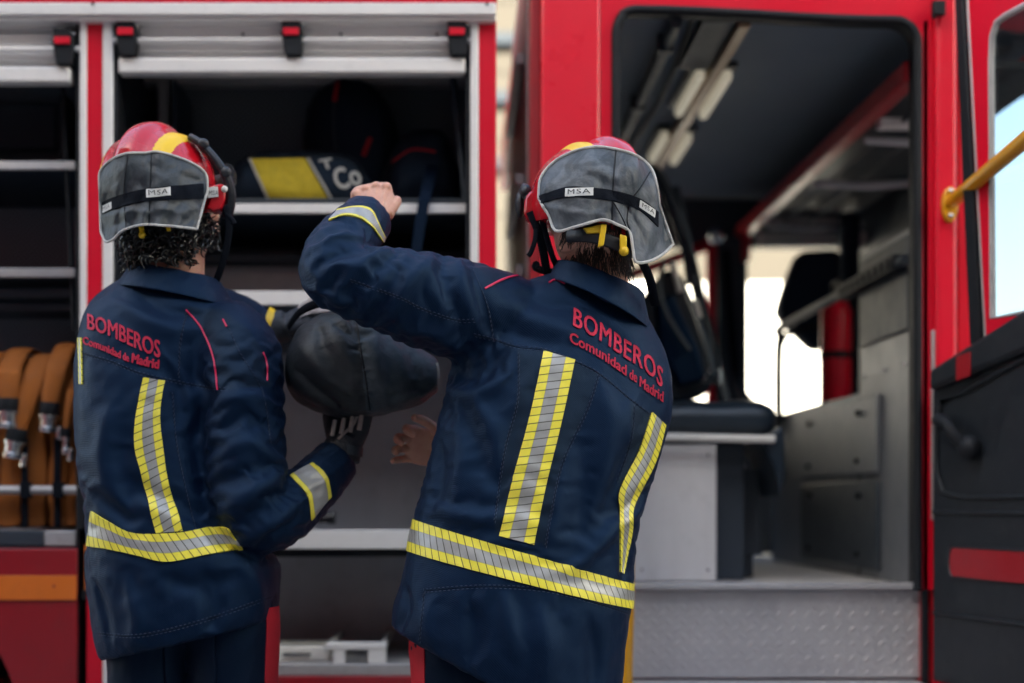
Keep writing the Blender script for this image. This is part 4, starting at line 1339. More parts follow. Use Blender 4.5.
def flap_surface(top, bottom, C, rad, nu=72, nv=40, flare=.25, sb=None, creases=()):
    """neck curtain of a helmet: hangs from the rim (picture line TOP) to the hem (picture line BOTTOM), round the shell"""
    T = resample(catmull([Vector((x, y, 0)) for x, y in top], 8), nu + 1); B = resample(catmull([Vector((x, y, 0)) for x, y in bottom], 8), nu + 1)
    cx, cy = PX(C); k = F / C.y; rows = []
    for j in range(nv + 1):
        v = j / nv; row = []
        for i in range(nu + 1):
            p = T[i].lerp(B[i], v)
            x = (p.x - cx) / k / rad[0]; z = max(0, (cy - p.y) / k) / rad[2]
            q = 1 - x * x - z * z
            dd = rad[1] * math.sqrt(q) if q > .03 else rad[1] * (.1732 - (.03 - q) * .25)
            low = max(0, (p.y - cy) / k)
            wob = .0035 * math.sin(i * .55 + j * .12) * v + .004 * noise.noise(Vector((i * .11, j * .12, C.x * 9))) + .0022 * (1 - abs(noise.noise(Vector((i * .16, j * .11, C.x * 5 + 3)))) * 2)
            D = C.y - dd - flare * low * low * 6
            if sb is not None:
                h, n = ray(sb, p.x, p.y)
                if h is not None: D = min(D, h.y - .007)
            for pl, w_, a_ in creases:
                best = 1e9; bt = 0
                for (x0, y0), (x1, y1) in zip(pl[:-1], pl[1:]):
                    ll = (x1 - x0) ** 2 + (y1 - y0) ** 2; t = max(0, min(1, ((p.x - x0) * (x1 - x0) + (p.y - y0) * (y1 - y0)) / ll))
                    dd_ = math.hypot(p.x - x0 - t * (x1 - x0), p.y - y0 - t * (y1 - y0))
                    if dd_ < best: best = dd_
                wob -= a_ * math.exp(-(best / w_) ** 1.4)
            row.append((p.x, p.y, D, wob))
        rows.append(row)
    G = np.array([[q[2] for q in r] for r in rows])
    for _ in range(3):
        Q = np.pad(G, 1, mode='edge'); A = (Q[:-2, 1:-1] + Q[2:, 1:-1] + Q[1:-1, :-2] + Q[1:-1, 2:]) / 4
        G = np.minimum(G, A * .7 + G * .3)
    return [[W(q[0], q[1], G[j, i] - .002 + q[3]) for i, q in enumerate(r)] for j, r in enumerate(rows)]


def sheet(rows, thick=.003):
    m = MB(); nr, nc = len(rows), len(rows[0]); P = np.array([[list(p) for p in r] for r in rows])
    du = np.gradient(P, axis=1); dv_ = np.gradient(P, axis=0); n = np.cross(du, dv_); n /= np.linalg.norm(n, axis=2)[:, :, None] + 1e-12
    if (n[nr // 2, nc // 2] @ (np.array(CAM) - P[nr // 2, nc // 2])) < 0: n = -n
    a = m.add([Vector(p) for p in (P).reshape(-1, 3)]); b = m.add([Vector(p) for p in (P - n * thick).reshape(-1, 3)])
    for i in range(nr - 1):
        for j in range(nc - 1):
            q = [i * nc + j, i * nc + j + 1, (i + 1) * nc + j + 1, (i + 1) * nc + j]
            m.face([a + x for x in q]); m.face([b + x for x in q[::-1]])
    edge = [j for j in range(nc)] + [i * nc + nc - 1 for i in range(1, nr)] + [(nr - 1) * nc + j for j in range(nc - 2, -1, -1)] + [i * nc for i in range(nr - 2, 0, -1)]
    for k in range(len(edge)):
        e0, e1 = edge[k], edge[(k + 1) % len(edge)]
        m.face([a + e0, a + e1, b + e1, b + e0])
    return m, [Vector(P.reshape(-1, 3)[e]) for e in edge]


def shell(C, rad, tilt, lateral, stripes, ridge=.020, rw=.030, nu=224, nv=120, zmin=-.42):
    """helmet shell with a raised comb; LATERAL is the head's left-right axis, material 1 where the bands run"""
    m = MB(); fwd = Vector((0, 0, 1)).cross(lateral).normalized(); up = lateral.cross(fwd)
    up = Vector((0, 0, 1)); Rm = Matrix.Rotation(tilt, 3, 'Y')
    cols = []
    for j in range(nv + 1):
        th = math.pi * .5 + R(28) - (math.pi * .5 + R(28)) * j / nv     # from below the equator to the crown
        row = []
        for i in range(nu):
            ph = 2 * math.pi * i / nu
            d = Vector((math.sin(th) * math.cos(ph), math.sin(th) * math.sin(ph), math.cos(th)))
            p = Vector((d.x * rad[0], d.y * rad[1], d.z * rad[2]))
            lat = p.dot(lateral)
            e = math.exp(-(lat / rw) ** 4) * ridge * min(1, max(0, (d.z + .1) / .5))
            e2 = math.exp(-((abs(lat) - .072) / .012) ** 2) * .004
            p = p * (1 + (e + e2) / p.length)
            row.append((C + Rm @ p, lat))
        cols.append(row)
    b = m.add([p for row in cols for p, _ in row])
    for j in range(nv):
        for i in range(nu):
            k = (i + 1) % nu; lat = (cols[j][i][1] + cols[j][k][1] + cols[j + 1][i][1] + cols[j + 1][k][1]) / 4
            mi = 1 if any(s0 < lat < s1 for s0, s1 in stripes) else 0
            m.face([b + j * nu + i, b + j * nu + k, b + (j + 1) * nu + k, b + (j + 1) * nu + i], mi)
    m.face([b + i for i in range(nu)][::-1])
    return m


def label_patch(bvh, quad, text, mats, name, parent):
    """small woven label: quad = four picture corners tl, tr, br, bl on the surface, with print"""
    tl, tr, br, bl = [Vector((*q, 0)) for q in quad]
    m = patch(bvh, [tl[:2], bl[:2]], [tr[:2], br[:2]], 10, 14, off=.0022, thick=.0012)
    V, Fc = text_mesh(text, .0, 1.15)
    x0, x1 = min(v.x for v in V), max(v.x for v in V); y0, y1 = min(v.y for v in V), max(v.y for v in V)
    ok = []; b = len(m.v)
    for v in V:
        u = .10 + .80 * (v.x - x0) / (x1 - x0); w = .20 + .60 * (1 - (v.y - y0) / (y1 - y0))
        p = tl.lerp(tr, u).lerp(bl.lerp(br, u), w); h, n = ray(bvh, p.x, p.y); ok.append(h is not None)
        m.add([h + n * .0052 if h is not None else (0, 0, 0)])
    for f in Fc:
        if all(ok[i] for i in f): m.face([b + i for i in f], 1)
    return m.build(name, mats, parent, fix=False)


def strand_set(roots, L, helix, turns, r, seed=1, fall=(0, 0, -1), npt=12, out=.3):
    rnd = random.Random(seed); m = MB()
    for p, n in roots:
        l = L * rnd.uniform(.6, 1.2); h = helix * rnd.uniform(.5, 1.3); t0 = rnd.uniform(0, 6.28); tw = turns * rnd.uniform(.6, 1.3)
        d = (Vector(fall) + Vector(n) * out * rnd.uniform(.4, 1.6) + Vector((rnd.uniform(-.3, .3), rnd.uniform(-.3, .3), 0))).normalized()
        a = d.orthogonal().normalized(); b = d.cross(a); pts = []
        for k in range(npt):
            s = k / (npt - 1); g = h * min(1, s * 3)
            pts.append(p + d * (l * s) + a * (g * math.cos(t0 + tw * 6.28 * s)) + b * (g * math.sin(t0 + tw * 6.28 * s)) + Vector(n) * (.006 * s))
        m.tube(pts, [r * (1 - .65 * (k / (npt - 1)) ** 2) for k in range(npt)], 5)
    return m
# ================================================================ the firefighter with the raised arm
pa = empty('person', (W(505, 0, 2.85).x, 2.85, 0), 'firefighter in navy jacket with raised arm and big lettering across the back', 'person', 'firefighters at the open lockers')
rowsA = [((392, 622), (619, 742), 2.85, .150), ((393, 606), (620, 700), 2.85, .160), ((399, 585), (624, 655), 2.85, .160),
         ((407, 550), (630, 607), 2.855, .158), ((413, 519), (632, 583), 2.86, .152), ((424, 475), (636, 540), 2.865, .150),
         ((435, 430), (645, 497), 2.87, .150), ((447, 385), (659, 455), 2.88, .150), ((458, 345), (670, 415), 2.89, .146),
         ((474, 312), (671, 380), 2.90, .135), ((497, 287), (664, 350), 2.905, .115), ((530, 276), (652, 324), 2.91, .092), ((552, 270), (640, 305), 2.91, .078)]
RA = Rings(rowsA)
m = MB(); m.loft(RA.rings)
m.ball(W(508, 312, 2.87), (.075, .09, .08), 20, 14)
P, rr = arm_points([(520, 322, 2.885, .094), (488, 313, 2.865, .098), (440, 301, 2.82, .097), (388, 286, 2.775, .083), (350, 277, 2.755, .070), (333, 268, 2.76, .064), (337, 250, 2.785, .062), (352, 232, 2.84, .058), (368, 214, 2.895, .052)])
m.tube(P, rr, 24)
P2, r2 = arm_points([(624, 372, 2.91, .086), (628, 415, 2.95, .078), (618, 470, 3.02, .070), (600, 500, 3.10, .070), (540, 490, 3.13, .062), (470, 462, 3.13, .052)])
m.tube(P2, r2, 20)
jA = fuse(m, .0100, 4)
foldsA = [
    # raised sleeve
    ([(346, 318), (353, 290), (372, 268), (396, 248)], .010, -.012), ([(340, 268), (362, 262), (388, 246)], .012, .008),
    ([(316, 262), (340, 250), (372, 244)], .008, -.005), ([(312, 285), (332, 292), (345, 305)], .009, .005), ([(322, 240), (342, 232), (366, 236)], .008, .004),
    ([(318, 300), (330, 280), (352, 262)], .008, -.005),
    ([(395, 300), (412, 275), (432, 254)], .013, .006), ([(372, 318), (386, 290), (400, 262)], .011, -.006), ([(405, 325), (432, 330), (462, 345)], .012, .006),
    ([(444, 255), (449, 290), (462, 318)], .010, -.008), ([(458, 258), (464, 290), (478, 322)], .011, .009), ([(474, 268), (482, 300), (490, 330)], .008, -.006),
    ([(425, 262), (436, 290), (448, 312)], .011, .005), ([(380, 335), (410, 342), (440, 352)], .012, -.006),
    # below the arm
    ([(436, 360), (470, 368), (505, 352)], .013, -.008), ([(446, 385), (475, 392), (508, 372)], .014, .007), ([(450, 410), (480, 440), (492, 490)], .016, -.006),
    ([(455, 400), (462, 450), (455, 500)], .014, .006), ([(440, 440), (438, 480), (430, 512)], .012, -.006), ([(478, 400), (492, 430), (500, 470)], .010, .004), ([(430, 500), (460, 512), (500, 515)], .012, .005),
    ([(470, 380), (488, 430), (485, 500)], .012, .004),
    # back
    ([(500, 300), (540, 318), (580, 330)], .018, .005), ([(498, 325), (530, 335), (560, 340)], .014, -.004), ([(520, 290), (548, 300), (575, 300)], .012, -.004),
    ([(560, 300), (600, 318), (640, 352)], .012, -.004), ([(600, 380), (612, 430), (600, 490)], .020, .007), ([(580, 430), (585, 480), (575, 540)], .018, -.006), ([(560, 470), (556, 510), (548, 545)], .012, .004),
    ([(640, 440), (622, 470), (604, 520)], .014, -.008), ([(655, 480), (632, 500), (612, 512)], .010, -.010), ([(640, 505), (620, 520), (596, 545)], .012, .007), ([(632, 440), (625, 420), (636, 395)], .012, .005),
    ([(520, 400), (510, 450), (498, 510)], .010, -.004), ([(598, 540), (580, 560), (560, 568)], .010, .004), ([(620, 500), (626, 540), (624, 575)], .009, -.006),
    # skirt
    ([(430, 600), (425, 620), (432, 640)], .012, .005), ([(470, 600), (476, 635), (470, 660)], .016, -.005), ([(540, 610), (548, 650), (545, 690)], .020, .006), ([(590, 620), (596, 660), (590, 690)], .016, -.005),
    ([(405, 585), (406, 605), (398, 625)], .010, -.005), ([(505, 595), (510, 625), (520, 655)], .014, .004)]
axU = np.array((W(340, 270, 2.76) - W(490, 315, 2.87)).normalized()); axF = np.array((W(368, 214, 2.9) - W(335, 268, 2.76)).normalized())


def slackA(P, d):
    px = CX + P[:, 0] * F / P[:, 1]; py = HY - (P[:, 2] - CZ) * F / P[:, 1]
    up = (px < 470) & (py < 345); fore = up & (px < 352); near = np.exp(-(((px - 345) / 28) ** 2 + ((py - 275) / 30) ** 2))
    s = np.full(len(P), .015)
    s = np.where(up, .035 + .10 * (d @ axU) ** 2 * (~fore) + .08 * (d @ axF) ** 2 * fore + .06 * near, s)
    waist = np.exp(-((py - (508 + (px - 520) * .3)) / 40) ** 2); pit = np.exp(-(((px - 470) / 40) ** 2 + ((py - 375) / 40) ** 2)); rgt = np.exp(-(((px - 630) / 30) ** 2 + ((py - 500) / 35) ** 2))
    s = s + (~up) * (.07 * waist * d[:, 2] ** 2 + .10 * pit + .07 * rgt * d[:, 2] ** 2 + .016 * (py > 590) * d[:, 0] ** 2 + .015 * (px < 520) * d[:, 0] ** 2)
    return s


crumple(jA, lambda P, q: slackA(P, q) * 1.1, 150, 1.7, hi=.028, lo=.012, bend=.40, amp=.002, pre=fold_seed(jA, foldsA, 3.2))
jA = refine(jA)
crumple(jA, lambda P, q: slackA(P, q) * .22, 50, 5.7, hi=.008, lo=.004, bend=.30, amp=.0008)
jA = eval_mesh(jA, [('SMOOTH', dict(factor=.5, iterations=3))]); jA.shade_smooth()
panels(jA, [([(517, 348), (545, 350), (574, 361), (598, 373), (587, 408), (562, 462), (545, 545), (494, 532), (504, 450), (517, 400)], .8), ([(630, 399), (652, 415), (668, 425), (655, 465), (634, 500), (618, 500), (618, 480), (630, 440)], .8), ([(472, 262), (484, 289), (503, 280), (538, 274), (552, 262)], .5)])
jacA = obj('jacket', jA, M['navy'], pa)
bA = bvh_of(jA)


def ring_band(RG, bvh, ylo, yhi, along_u=220, nu=8, off=.002):
    """tape right round the trunk between two picture lines given by left/right ends"""
    def ring(lr):
        l, r = lr
        best = None
        out = []
        return out
    return None


# tapes
def tape(bvh, l, r, nv, nu, mat, parent, name='reflective_stripe', off=.002):
    return patch(bvh, l, r, nv, nu, off).build(name, M[mat], parent, fix=True, angle=60)


tape(bA, [(543.5, 351), (530, 415), (513, 480), (499, 536)], [(575, 360), (562, 420), (547, 482), (534, 545)], 70, 10, 'tape', jacA)
tape(bA, [(651.4, 412), (639, 450), (620, 489), (619.5, 516), (619.5, 572)], [(665, 425), (654.6, 462), (635, 503), (631.5, 532), (623.5, 574)], 60, 8, 'tape_plain', jacA)
# hem tape round the whole jacket
up_, lo_ = [], []
n_ = RA.n


def ring_at(RG, rows, row_i, per=5):
    return RG.rings[row_i * per]


def band_rings(bvh, ra, rb, nu=8, off=.002, thick=.0012, dens=4):
    m = MB(); n = len(ra); rows = []; along = [0.]
    N = n * dens
    for i in range(N + 1):
        k = (i / dens) % n; a = int(k); f = k - a; b = (a + 1) % n; row = []
        for j in range(nu + 1):
            p = ra[a].lerp(ra[b], f).lerp(rb[a].lerp(rb[b], f), j / nu)
            h, nn, _, _ = bvh.find_nearest(p); row.append((h, nn))
        rows.append(row)
    for i in range(1, N + 1): along.append(along[-1] + (rows[i][nu // 2][0] - rows[i - 1][nu // 2][0]).length)
    w = nu + 1
    t = m.add([h + q * (off + thick) for r_ in rows for h, q in r_]); b_ = m.add([h + q * (off - .004) for r_ in rows for h, q in r_])
    for i in range(N):
        for k in range(nu):
            q = [i * w + k, i * w + k + 1, (i + 1) * w + k + 1, (i + 1) * w + k]
            uv = [(k / nu, along[i]), ((k + 1) / nu, along[i]), ((k + 1) / nu, along[i + 1]), (k / nu, along[i + 1])]
            m.face([t + x for x in q], 0, uv); m.face([b_ + x for x in q[::-1]], 0, uv[::-1])
        for k in (0, nu):
            a, c = i * w + k, (i + 1) * w + k; u = k / nu
            m.face([t + a, t + c, b_ + c, b_ + a], 0, [(u, along[i]), (u, along[i + 1]), (u, along[i + 1]), (u, along[i])])
    return m


band_rings(bA, RA.rings[3 * 5], RA.rings[4 * 5]).build('reflective_stripe', M['tape_hem'], jacA, fix=True, angle=60)
tape(bA, [(338, 210), (352, 207.5), (364.6, 207.4), (372.6, 212), (379, 226), (384.5, 237)][::-1], [(328.6, 221.3), (343, 216), (359, 218.6), (371, 227), (378, 236), (383, 243)][::-1], 30, 8, 'tape_cuff', jacA)
# lettering
text_on(bA, 'BOMBEROS', [(573, 326), (593, 337), (609, 347), (623, 357), (645, 371.5), (661, 388)], 18.5, (.05, -1), .011, spacing=1.08).build('lettering', M['red_thread'], jacA, fix=False)
text_on(bA, 'Comunidad', [(569.5, 342), (585, 350), (598, 357), (612, 366.5), (625.5, 376)], 10.2, (.05, -1), .008).build('lettering', M['red_thread'], jacA, fix=False)
text_on(bA, 'de', [(629, 378.5), (636, 383)], 10.0, (.05, -1), .008).build('lettering', M['red_thread'], jacA, fix=False)
text_on(bA, 'Madrid', [(639, 386.5), (650, 394), (662, 402)], 10.2, (.05, -1), .008).build('lettering', M['red_thread'], jacA, fix=False)
# piping and stitched seams
for pts in ([(484.8, 288.7), (503, 279.5), (521.7, 275), (537, 275)], [(549, 283), (556, 280), (565, 284)]):
    line_on(bA, pts, .0022, .0012).build('piping', M['pink_piping'], jacA)
seamsA = [[(474, 333.5), (492.7, 338), (516, 345.4), (545, 349), (574, 360), (598, 372), (630, 398), (651, 414)],
          [(471.6, 266), (482, 290), (488.7, 311), (492.7, 337)], [(350, 279), (396.5, 295), (423, 308), (455, 318.5), (474, 319)],
          [(518, 352), (517, 400), (504, 450), (494, 520)], [(598, 374), (587, 408), (562, 462), (550, 516), (545, 545)],
          [(426, 589), (483.6, 585), (546, 589), (600, 603), (628, 612)], [(424, 588), (419, 640)], [(634, 405), (630, 440), (616, 480)]]
st_lines = []
for s_ in seamsA:
    st_lines.append(s_); st_lines.append([(x + 1.2, y + 3.2) for x, y in s_])
for s_ in seamsA:
    line_on(bA, [(x + .6, y + 1.6) for x, y in s_], .0012, -.0002, 5).build('seam', M['navy_dark'], jacA)
stitches(bA, st_lines).build('stitching', M['seam'], jacA, smooth=False)
# collar
def collar(name, parent, topL, topR, botL, botR, D, bt, bb, mat, ex=2.1, wav=0.):
    """turned-down collar: inside wall, fold, outer leaf"""
    def ring(l, r, b, dD=0):
        Lp, Rp = W(*l, D + dD), W(*r, D + dD); C = (Lp + Rp) / 2; e = (Rp - Lp) / 2
        return [C + e * math.copysign(abs(math.cos(t)) ** (2 / ex), math.cos(t)) + Vector((0, -b * math.copysign(abs(math.sin(t)) ** (2 / ex), math.sin(t)), wav * math.sin(3 * t + 1))) for t in np.linspace(0, 2 * math.pi, 64, endpoint=False)]
    lerp2 = lambda a, b, t: (a[0] + (b[0] - a[0]) * t, a[1] + (b[1] - a[1]) * t)
    tin_l, tin_r = lerp2(topL, topR, .05), lerp2(topR, topL, .05)
    prof = []
    inner_l, inner_r = lerp2(botL, botR, .16), lerp2(botR, botL, .16)
    prof.append(ring(inner_l, inner_r, bt * .86)); prof.append(ring(tin_l, tin_r, bt * .93))
    prof.append(ring((topL[0] + 1, topL[1] - 2.0), (topR[0] - 1, topR[1] - 2.0), bt * .985)); prof.append(ring(topL, (topR[0], topR[1] + 1), bt * 1.03))
    for t in (.25, .5, .75, 1.0):
        prof.append(ring(lerp2(topL, botL, t), lerp2(topR, botR, t), bt * 1.03 + (bb - bt * 1.03) * t ** .8))
    prof.append(ring(lerp2(botL, botR, .02), lerp2(botR, botL, .02), bb * .95))
    prof.append(ring(lerp2(lerp2(topL, botL, .6), lerp2(topR, botR, .6), .05), lerp2(lerp2(topR, botR, .6), lerp2(topL, botL, .6), .05), bt * .98))
    prof.append(prof[0])
    me = MB().loft(prof, cap=False)
    b = me.mesh(); b = eval_mesh(b, [('SUBSURF', dict(levels=2))])
    V, N = get_np(b); nz = np.array([noise.noise(Vector(v) * 28) * .0022 + noise.noise(Vector(v) * 60) * .001 for v in V]); set_np(b, V + N * nz[:, None]); b.shade_smooth()
    return obj(name, b, mat, parent)


colA = collar('collar', jacA, (555, 262), (644, 296), (546, 281), (650, 334), 2.89, .082, .112, M['navy'])
# trousers and boots
xa = W(505, 0, 2.85).x
m = MB()
leg_tubes(m, [(xa - .08, 2.87, .92, .10), (xa - .095, 2.87, .80, .098), (xa - .10, 2.86, .48, .074), (xa - .105, 2.88, .16, .066)])
leg_tubes(m, [(xa + .10, 2.87, .92, .10), (xa + .105, 2.87, .80, .098), (xa + .11, 2.85, .48, .074), (xa + .115, 2.87, .16, .066)])
m.ball((xa, 2.87, .90), (.165, .115, .11), 24, 14)
tA = fuse(m, .009, 6); wrinkle(tA, [], 1, .003, 4.); trA = obj('trousers', tA, M['navy_dark'], pa)
btA = bvh_of(tA)
m = MB(); rows = []
for z in np.linspace(.86, .2, 26):
    row = []
    for k in range(5):
        t = R(180 - 50 + 12 * k); o_ = Vector((xa - .10 + .3 * math.cos(t), 2.87 - .3 * math.sin(t), z)); h, nn, _, _ = btA.ray_cast(o_, (Vector((xa - .10, 2.87, z)) - o_).normalized())
        row.append(h + nn * .002 if h is not None else o_)
    rows.append(row)
sheet(rows, .002)[0].build('side_stripe', M['stripe_red'], trA)
for x in (xa - .107, xa + .117):
    m = MB(); boot(m, x, 2.87, 0.); m.build('boot', [M['boot'], M['rubber']], pa)
# body: head, hands and what the clothes cover, one surface
m = MB()
hcA = W(594, 214, 2.875)
head(m, hcA, (-.50, .85, -.16), (.12, .1, 1))
m.tube([hcA + Vector((.0, -.01, -.03)), W(598, 262, 2.89), W(600, 300, 2.905)], [.058, .056, .062], 20)
m.tube([W(600, 300, 2.905), W(560, 430, 2.88), W(520, 570, 2.86)], [.06, .09, .09], 16)
m.tube([W(590, 320, 2.90), W(488, 313, 2.865), W(388, 286, 2.775), W(340, 270, 2.765), W(352, 240, 2.83), W(373, 222, 2.905)], [.05, .05, .042, .04, .036, .028], 16)
wl = W(374, 221, 2.91)
hand(m, wl, (-.10, .50, .86), (-.12, -.86, .50), 1, 1.0, (80, 82, 84, 84), (35, 70), 1, 1.08)
m.tube([W(600, 320, 2.905), W(625, 390, 2.93), W(618, 470, 3.02), W(590, 495, 3.10), W(470, 460, 3.12), W(455, 454, 3.08)], [.05, .045, .04, .04, .036, .028], 16)
hand(m, W(452, 453, 3.08), (-.98, -.05, .22), (-.15, .95, .30), -1, 1.0, (46, 40, 34, 18), (25, 15), 7)
bodyA = fuse(m, .0023, 2, .5); bodyA.shade_smooth()
obj('body', bodyA, M['skin'], pa)

# ---- helmet
CA = W(595, 205, 2.885); radA = (.133, .136, .125)
latA = Vector((.92, .38, 0)).normalized()
sh = shell(CA + Vector((0, .004, 0)), radA, R(10), latA, [(-.092, -.056), (.040, .064)], .014, .028)
hmA = sh.build('helmet', [M['helmet_red'], M['helmet_yellow']], pa, angle=60)
topA = [(538.6, 198), (541, 177), (555, 161), (575, 151), (594.6, 147), (617, 149.4), (637, 156), (651.4, 169), (657, 187), (659.4, 206)]
botA = [(543, 207), (549, 216), (556, 231), (577, 226.5), (602, 220), (617, 224.6), (629.5, 232), (633, 249.5), (636, 262), (650, 261), (663, 254), (673, 244.5)]
rowsF = flap_surface(topA, botA, CA, (radA[0] * 1.07, radA[1] * 1.06, radA[2] * 1.08), sb=bvh_of(hmA.data), creases=[([(615, 150), (613, 182), (612, 222)], 3, -.006), ([(649, 172), (640, 190), (630, 230)], 3.5, -.008), ([(612, 200), (622, 222), (634, 256)], 4, .007), ([(626, 206), (640, 230), (652, 258)], 4, -.006), ([(545, 205), (570, 212), (600, 214)], 4, .004), ([(560, 168), (585, 172), (606, 186)], 5, -.004), ([(655, 228), (660, 242), (664, 252)], 4, .005)])
fm, edge = sheet(rowsF, .0035)
flA = fm.build('neck_flap', M['flap'], hmA, angle=70)
m = MB(); m.tube([e + Vector((0, -.001, 0)) for e in edge], .0030, 7, closed=True); m.build('flap_welt', M['piping'], hmA)
bF = bvh_of(flA.data)
for pts in ([(616, 150.5), (613.5, 180), (612, 221)], [(650, 172), (640, 188), (630, 200)], [(612, 200), (624, 222), (634, 250)], [(629, 204), (627, 220), (630, 231)]):
    line_on(bF, pts, .0016, .0002, 6).build('flap_seam', M['rubber'], hmA)
patch(bF, [(536, 197), (567, 187.5), (590, 188), (614.5, 191), (639.5, 198.5), (657.5, 212)], [(536, 205), (567, 197), (590, 198), (614.5, 201.5), (639.5, 210.5), (657.5, 227)], 70, 6, .001, .0016).build('elastic_band', M['strap'], hmA, angle=60)
label_patch(bF, [(565.5, 189.3), (593, 188), (592.8, 195.8), (565.3, 197)], 'MSA', [M['label_white'], M['label_black']], 'brand_label', hmA)
label_patch(bF, [(639.5, 200), (654.5, 210), (653.5, 218), (638.5, 207.5)], 'MSA', [M['label_white'], M['label_black']], 'brand_label', hmA)
# goggles strap, visor and ear piece on the far left side
m = MB(); gp = [W(536, 205, 2.87), W(527, 196, 2.89), W(522, 190, 2.91), W(523, 187, 2.94)]
m.tube(catmull(gp, 5), .010, 10, flat=.5); m.ball(W(526, 192, 2.90), (.012, .02, .016), 12, 8); m.ball(W(520, 205, 2.93), (.010, .02, .03), 12, 8)
for k in range(9):
    a = R(190 + k * 20)
m.tube([CA + Vector((.125 * math.cos(R(a_)) * 1.02, .01 + .135 * math.sin(R(a_)), .02)) for a_ in range(10, 175, 8)], .022, 10, flat=.55)
m.build('goggles', M['plastic'], hmA)
m = MB(); m.prism([W(*q, 2.862) for q in ((541, 192), (531, 190), (525, 198), (524, 212), (528, 222), (538, 219), (545, 216))], (0, .03, 0)); m.build('ear_plate', M['helmet_red'], hmA).modifiers.new('e', 'BEVEL').width = .004
m = MB()
m.tube(catmull([W(530, 212, 2.86), W(537, 228, 2.86), W(543, 250, 2.88), W(548, 275, 2.90), W(556, 286, 2.92)], 5), .0085, 8, flat=.5)
m.tube(catmull([W(541, 215, 2.85), W(546, 235, 2.86), W(553, 258, 2.87), W(560, 272, 2.89)], 5), .006, 8, flat=.5)
m.tube(catmull([W(536, 228, 2.86), W(535, 240, 2.85), W(531, 252, 2.85), W(528, 256, 2.85)], 5), .005, 8, flat=.5)
m.tube(catmull([W(634, 250, 2.80), W(642, 262, 2.785), W(650, 280, 2.79), W(655, 305, 2.83)], 5), .010, 8, flat=.4)
m.tube([CA + Vector((-.02, .02, -.06)) + Vector((.10 * math.cos(R(a_)), .10 * math.sin(R(a_)), -.06)) for a_ in range(20, 200, 12)], .008, 8)
m.build('chin_strap', M['strap'], hmA)
m = MB(); m.tube(catmull([W(568, 236, 2.80), W(590, 236, 2.765), W(615, 243, 2.765), W(634, 252, 2.79)], 6), .013, 10, flat=.45); m.build('nape_band', M['plastic'], hmA)
for D_, q in ((2.752, ((583, 228), (602, 224), (606, 226), (604, 233), (587, 233))), (2.745, ((601, 224), (607, 224), (604, 245), (598, 247))), (2.745, ((620, 234), (627, 236), (627, 250), (620, 250)))):
    m = MB(); m.prism([W(*u, D_) for u in q], (0, .010, 0)); m.build('size_adjuster', M['clip_yellow'], hmA, bevel=.002)
m = MB(); m.ball(W(624, 251, 2.752), .010, 12, 8); m.build('adjuster_knob', M['clip_yellow'], hmA)
# hair at the nape
roots = []; rnd = random.Random(5)
for k in range(420):
    a = R(rnd.uniform(195, 350)); z = rnd.uniform(-.050, .005)
    d = Vector((math.cos(a) * .077, math.sin(a) * .098, z)); roots.append((hcA + Vector((.012, -.004, 0)) + d, Vector((math.cos(a), math.sin(a), 0))))
for k in range(420):
    a = R(rnd.uniform(185, 355)); z = rnd.uniform(-.03, .05)
    roots.append((W(599, 256, 2.888) + Vector((math.cos(a) * .0605, math.sin(a) * .0605 - .002, z)), Vector((math.cos(a), math.sin(a), 0))))
hs = strand_set(roots, .034, .0018, .6, .0013, 3, (-.02, .02, -1), 7, .03)
hs.ball(hcA + Vector((.006, -.016, .028)), (.080, .098, .088), 24, 16)
hs.build('hair', M['hair_brown'], pa)

# ================================================================ the firefighter on the left
pb = empty('person', (W(190, 0, 3.02).x, 3.02, 0), 'curly haired firefighter in navy jacket with gloved hands holding a dark hood', 'person', 'firefighters at the open lockers')
rowsB = [((103, 655), (277, 614), 3.02, .150), ((97, 635), (278, 598), 3.02, .160), ((91, 598), (279, 582), 3.02, .160), ((88, 560), (278, 560), 3.02, .158),
         ((89, 530), (250, 528), 3.02, .150), ((86, 495), (228, 495), 3.025, .150), ((80, 455), (222, 455), 3.03, .152), ((78, 410), (222, 410), 3.04, .154),
         ((78, 365), (226, 370), 3.05, .150), ((82, 330), (232, 335), 3.055, .140), ((91, 303), (240, 308), 3.06, .118), ((108, 286), (228, 292), 3.065, .095), ((126, 275), (218, 281), 3.065, .080)]
RB = Rings(rowsB)
m = MB(); m.loft(RB.rings)
P, rr = arm_points([(222, 330, 3.03, .085), (238, 352, 2.99, .090), (243, 400, 2.955, .085), (246, 450, 2.935, .082), (250, 490, 2.93, .083), (262, 510, 2.935, .080), (282, 506, 2.96, .072), (305, 490, 2.995, .060), (325, 470, 3.03, .054), (338, 455, 3.055, .049)])
m.tube(P, rr, 24)
P2, r2 = arm_points([(190, 320, 3.16, .085), (215, 315, 3.22, .074), (243, 318, 3.28, .058), (266, 328, 3.30, .046)])
m.tube(P2, r2, 20)
jB = fuse(m, .0100, 4)
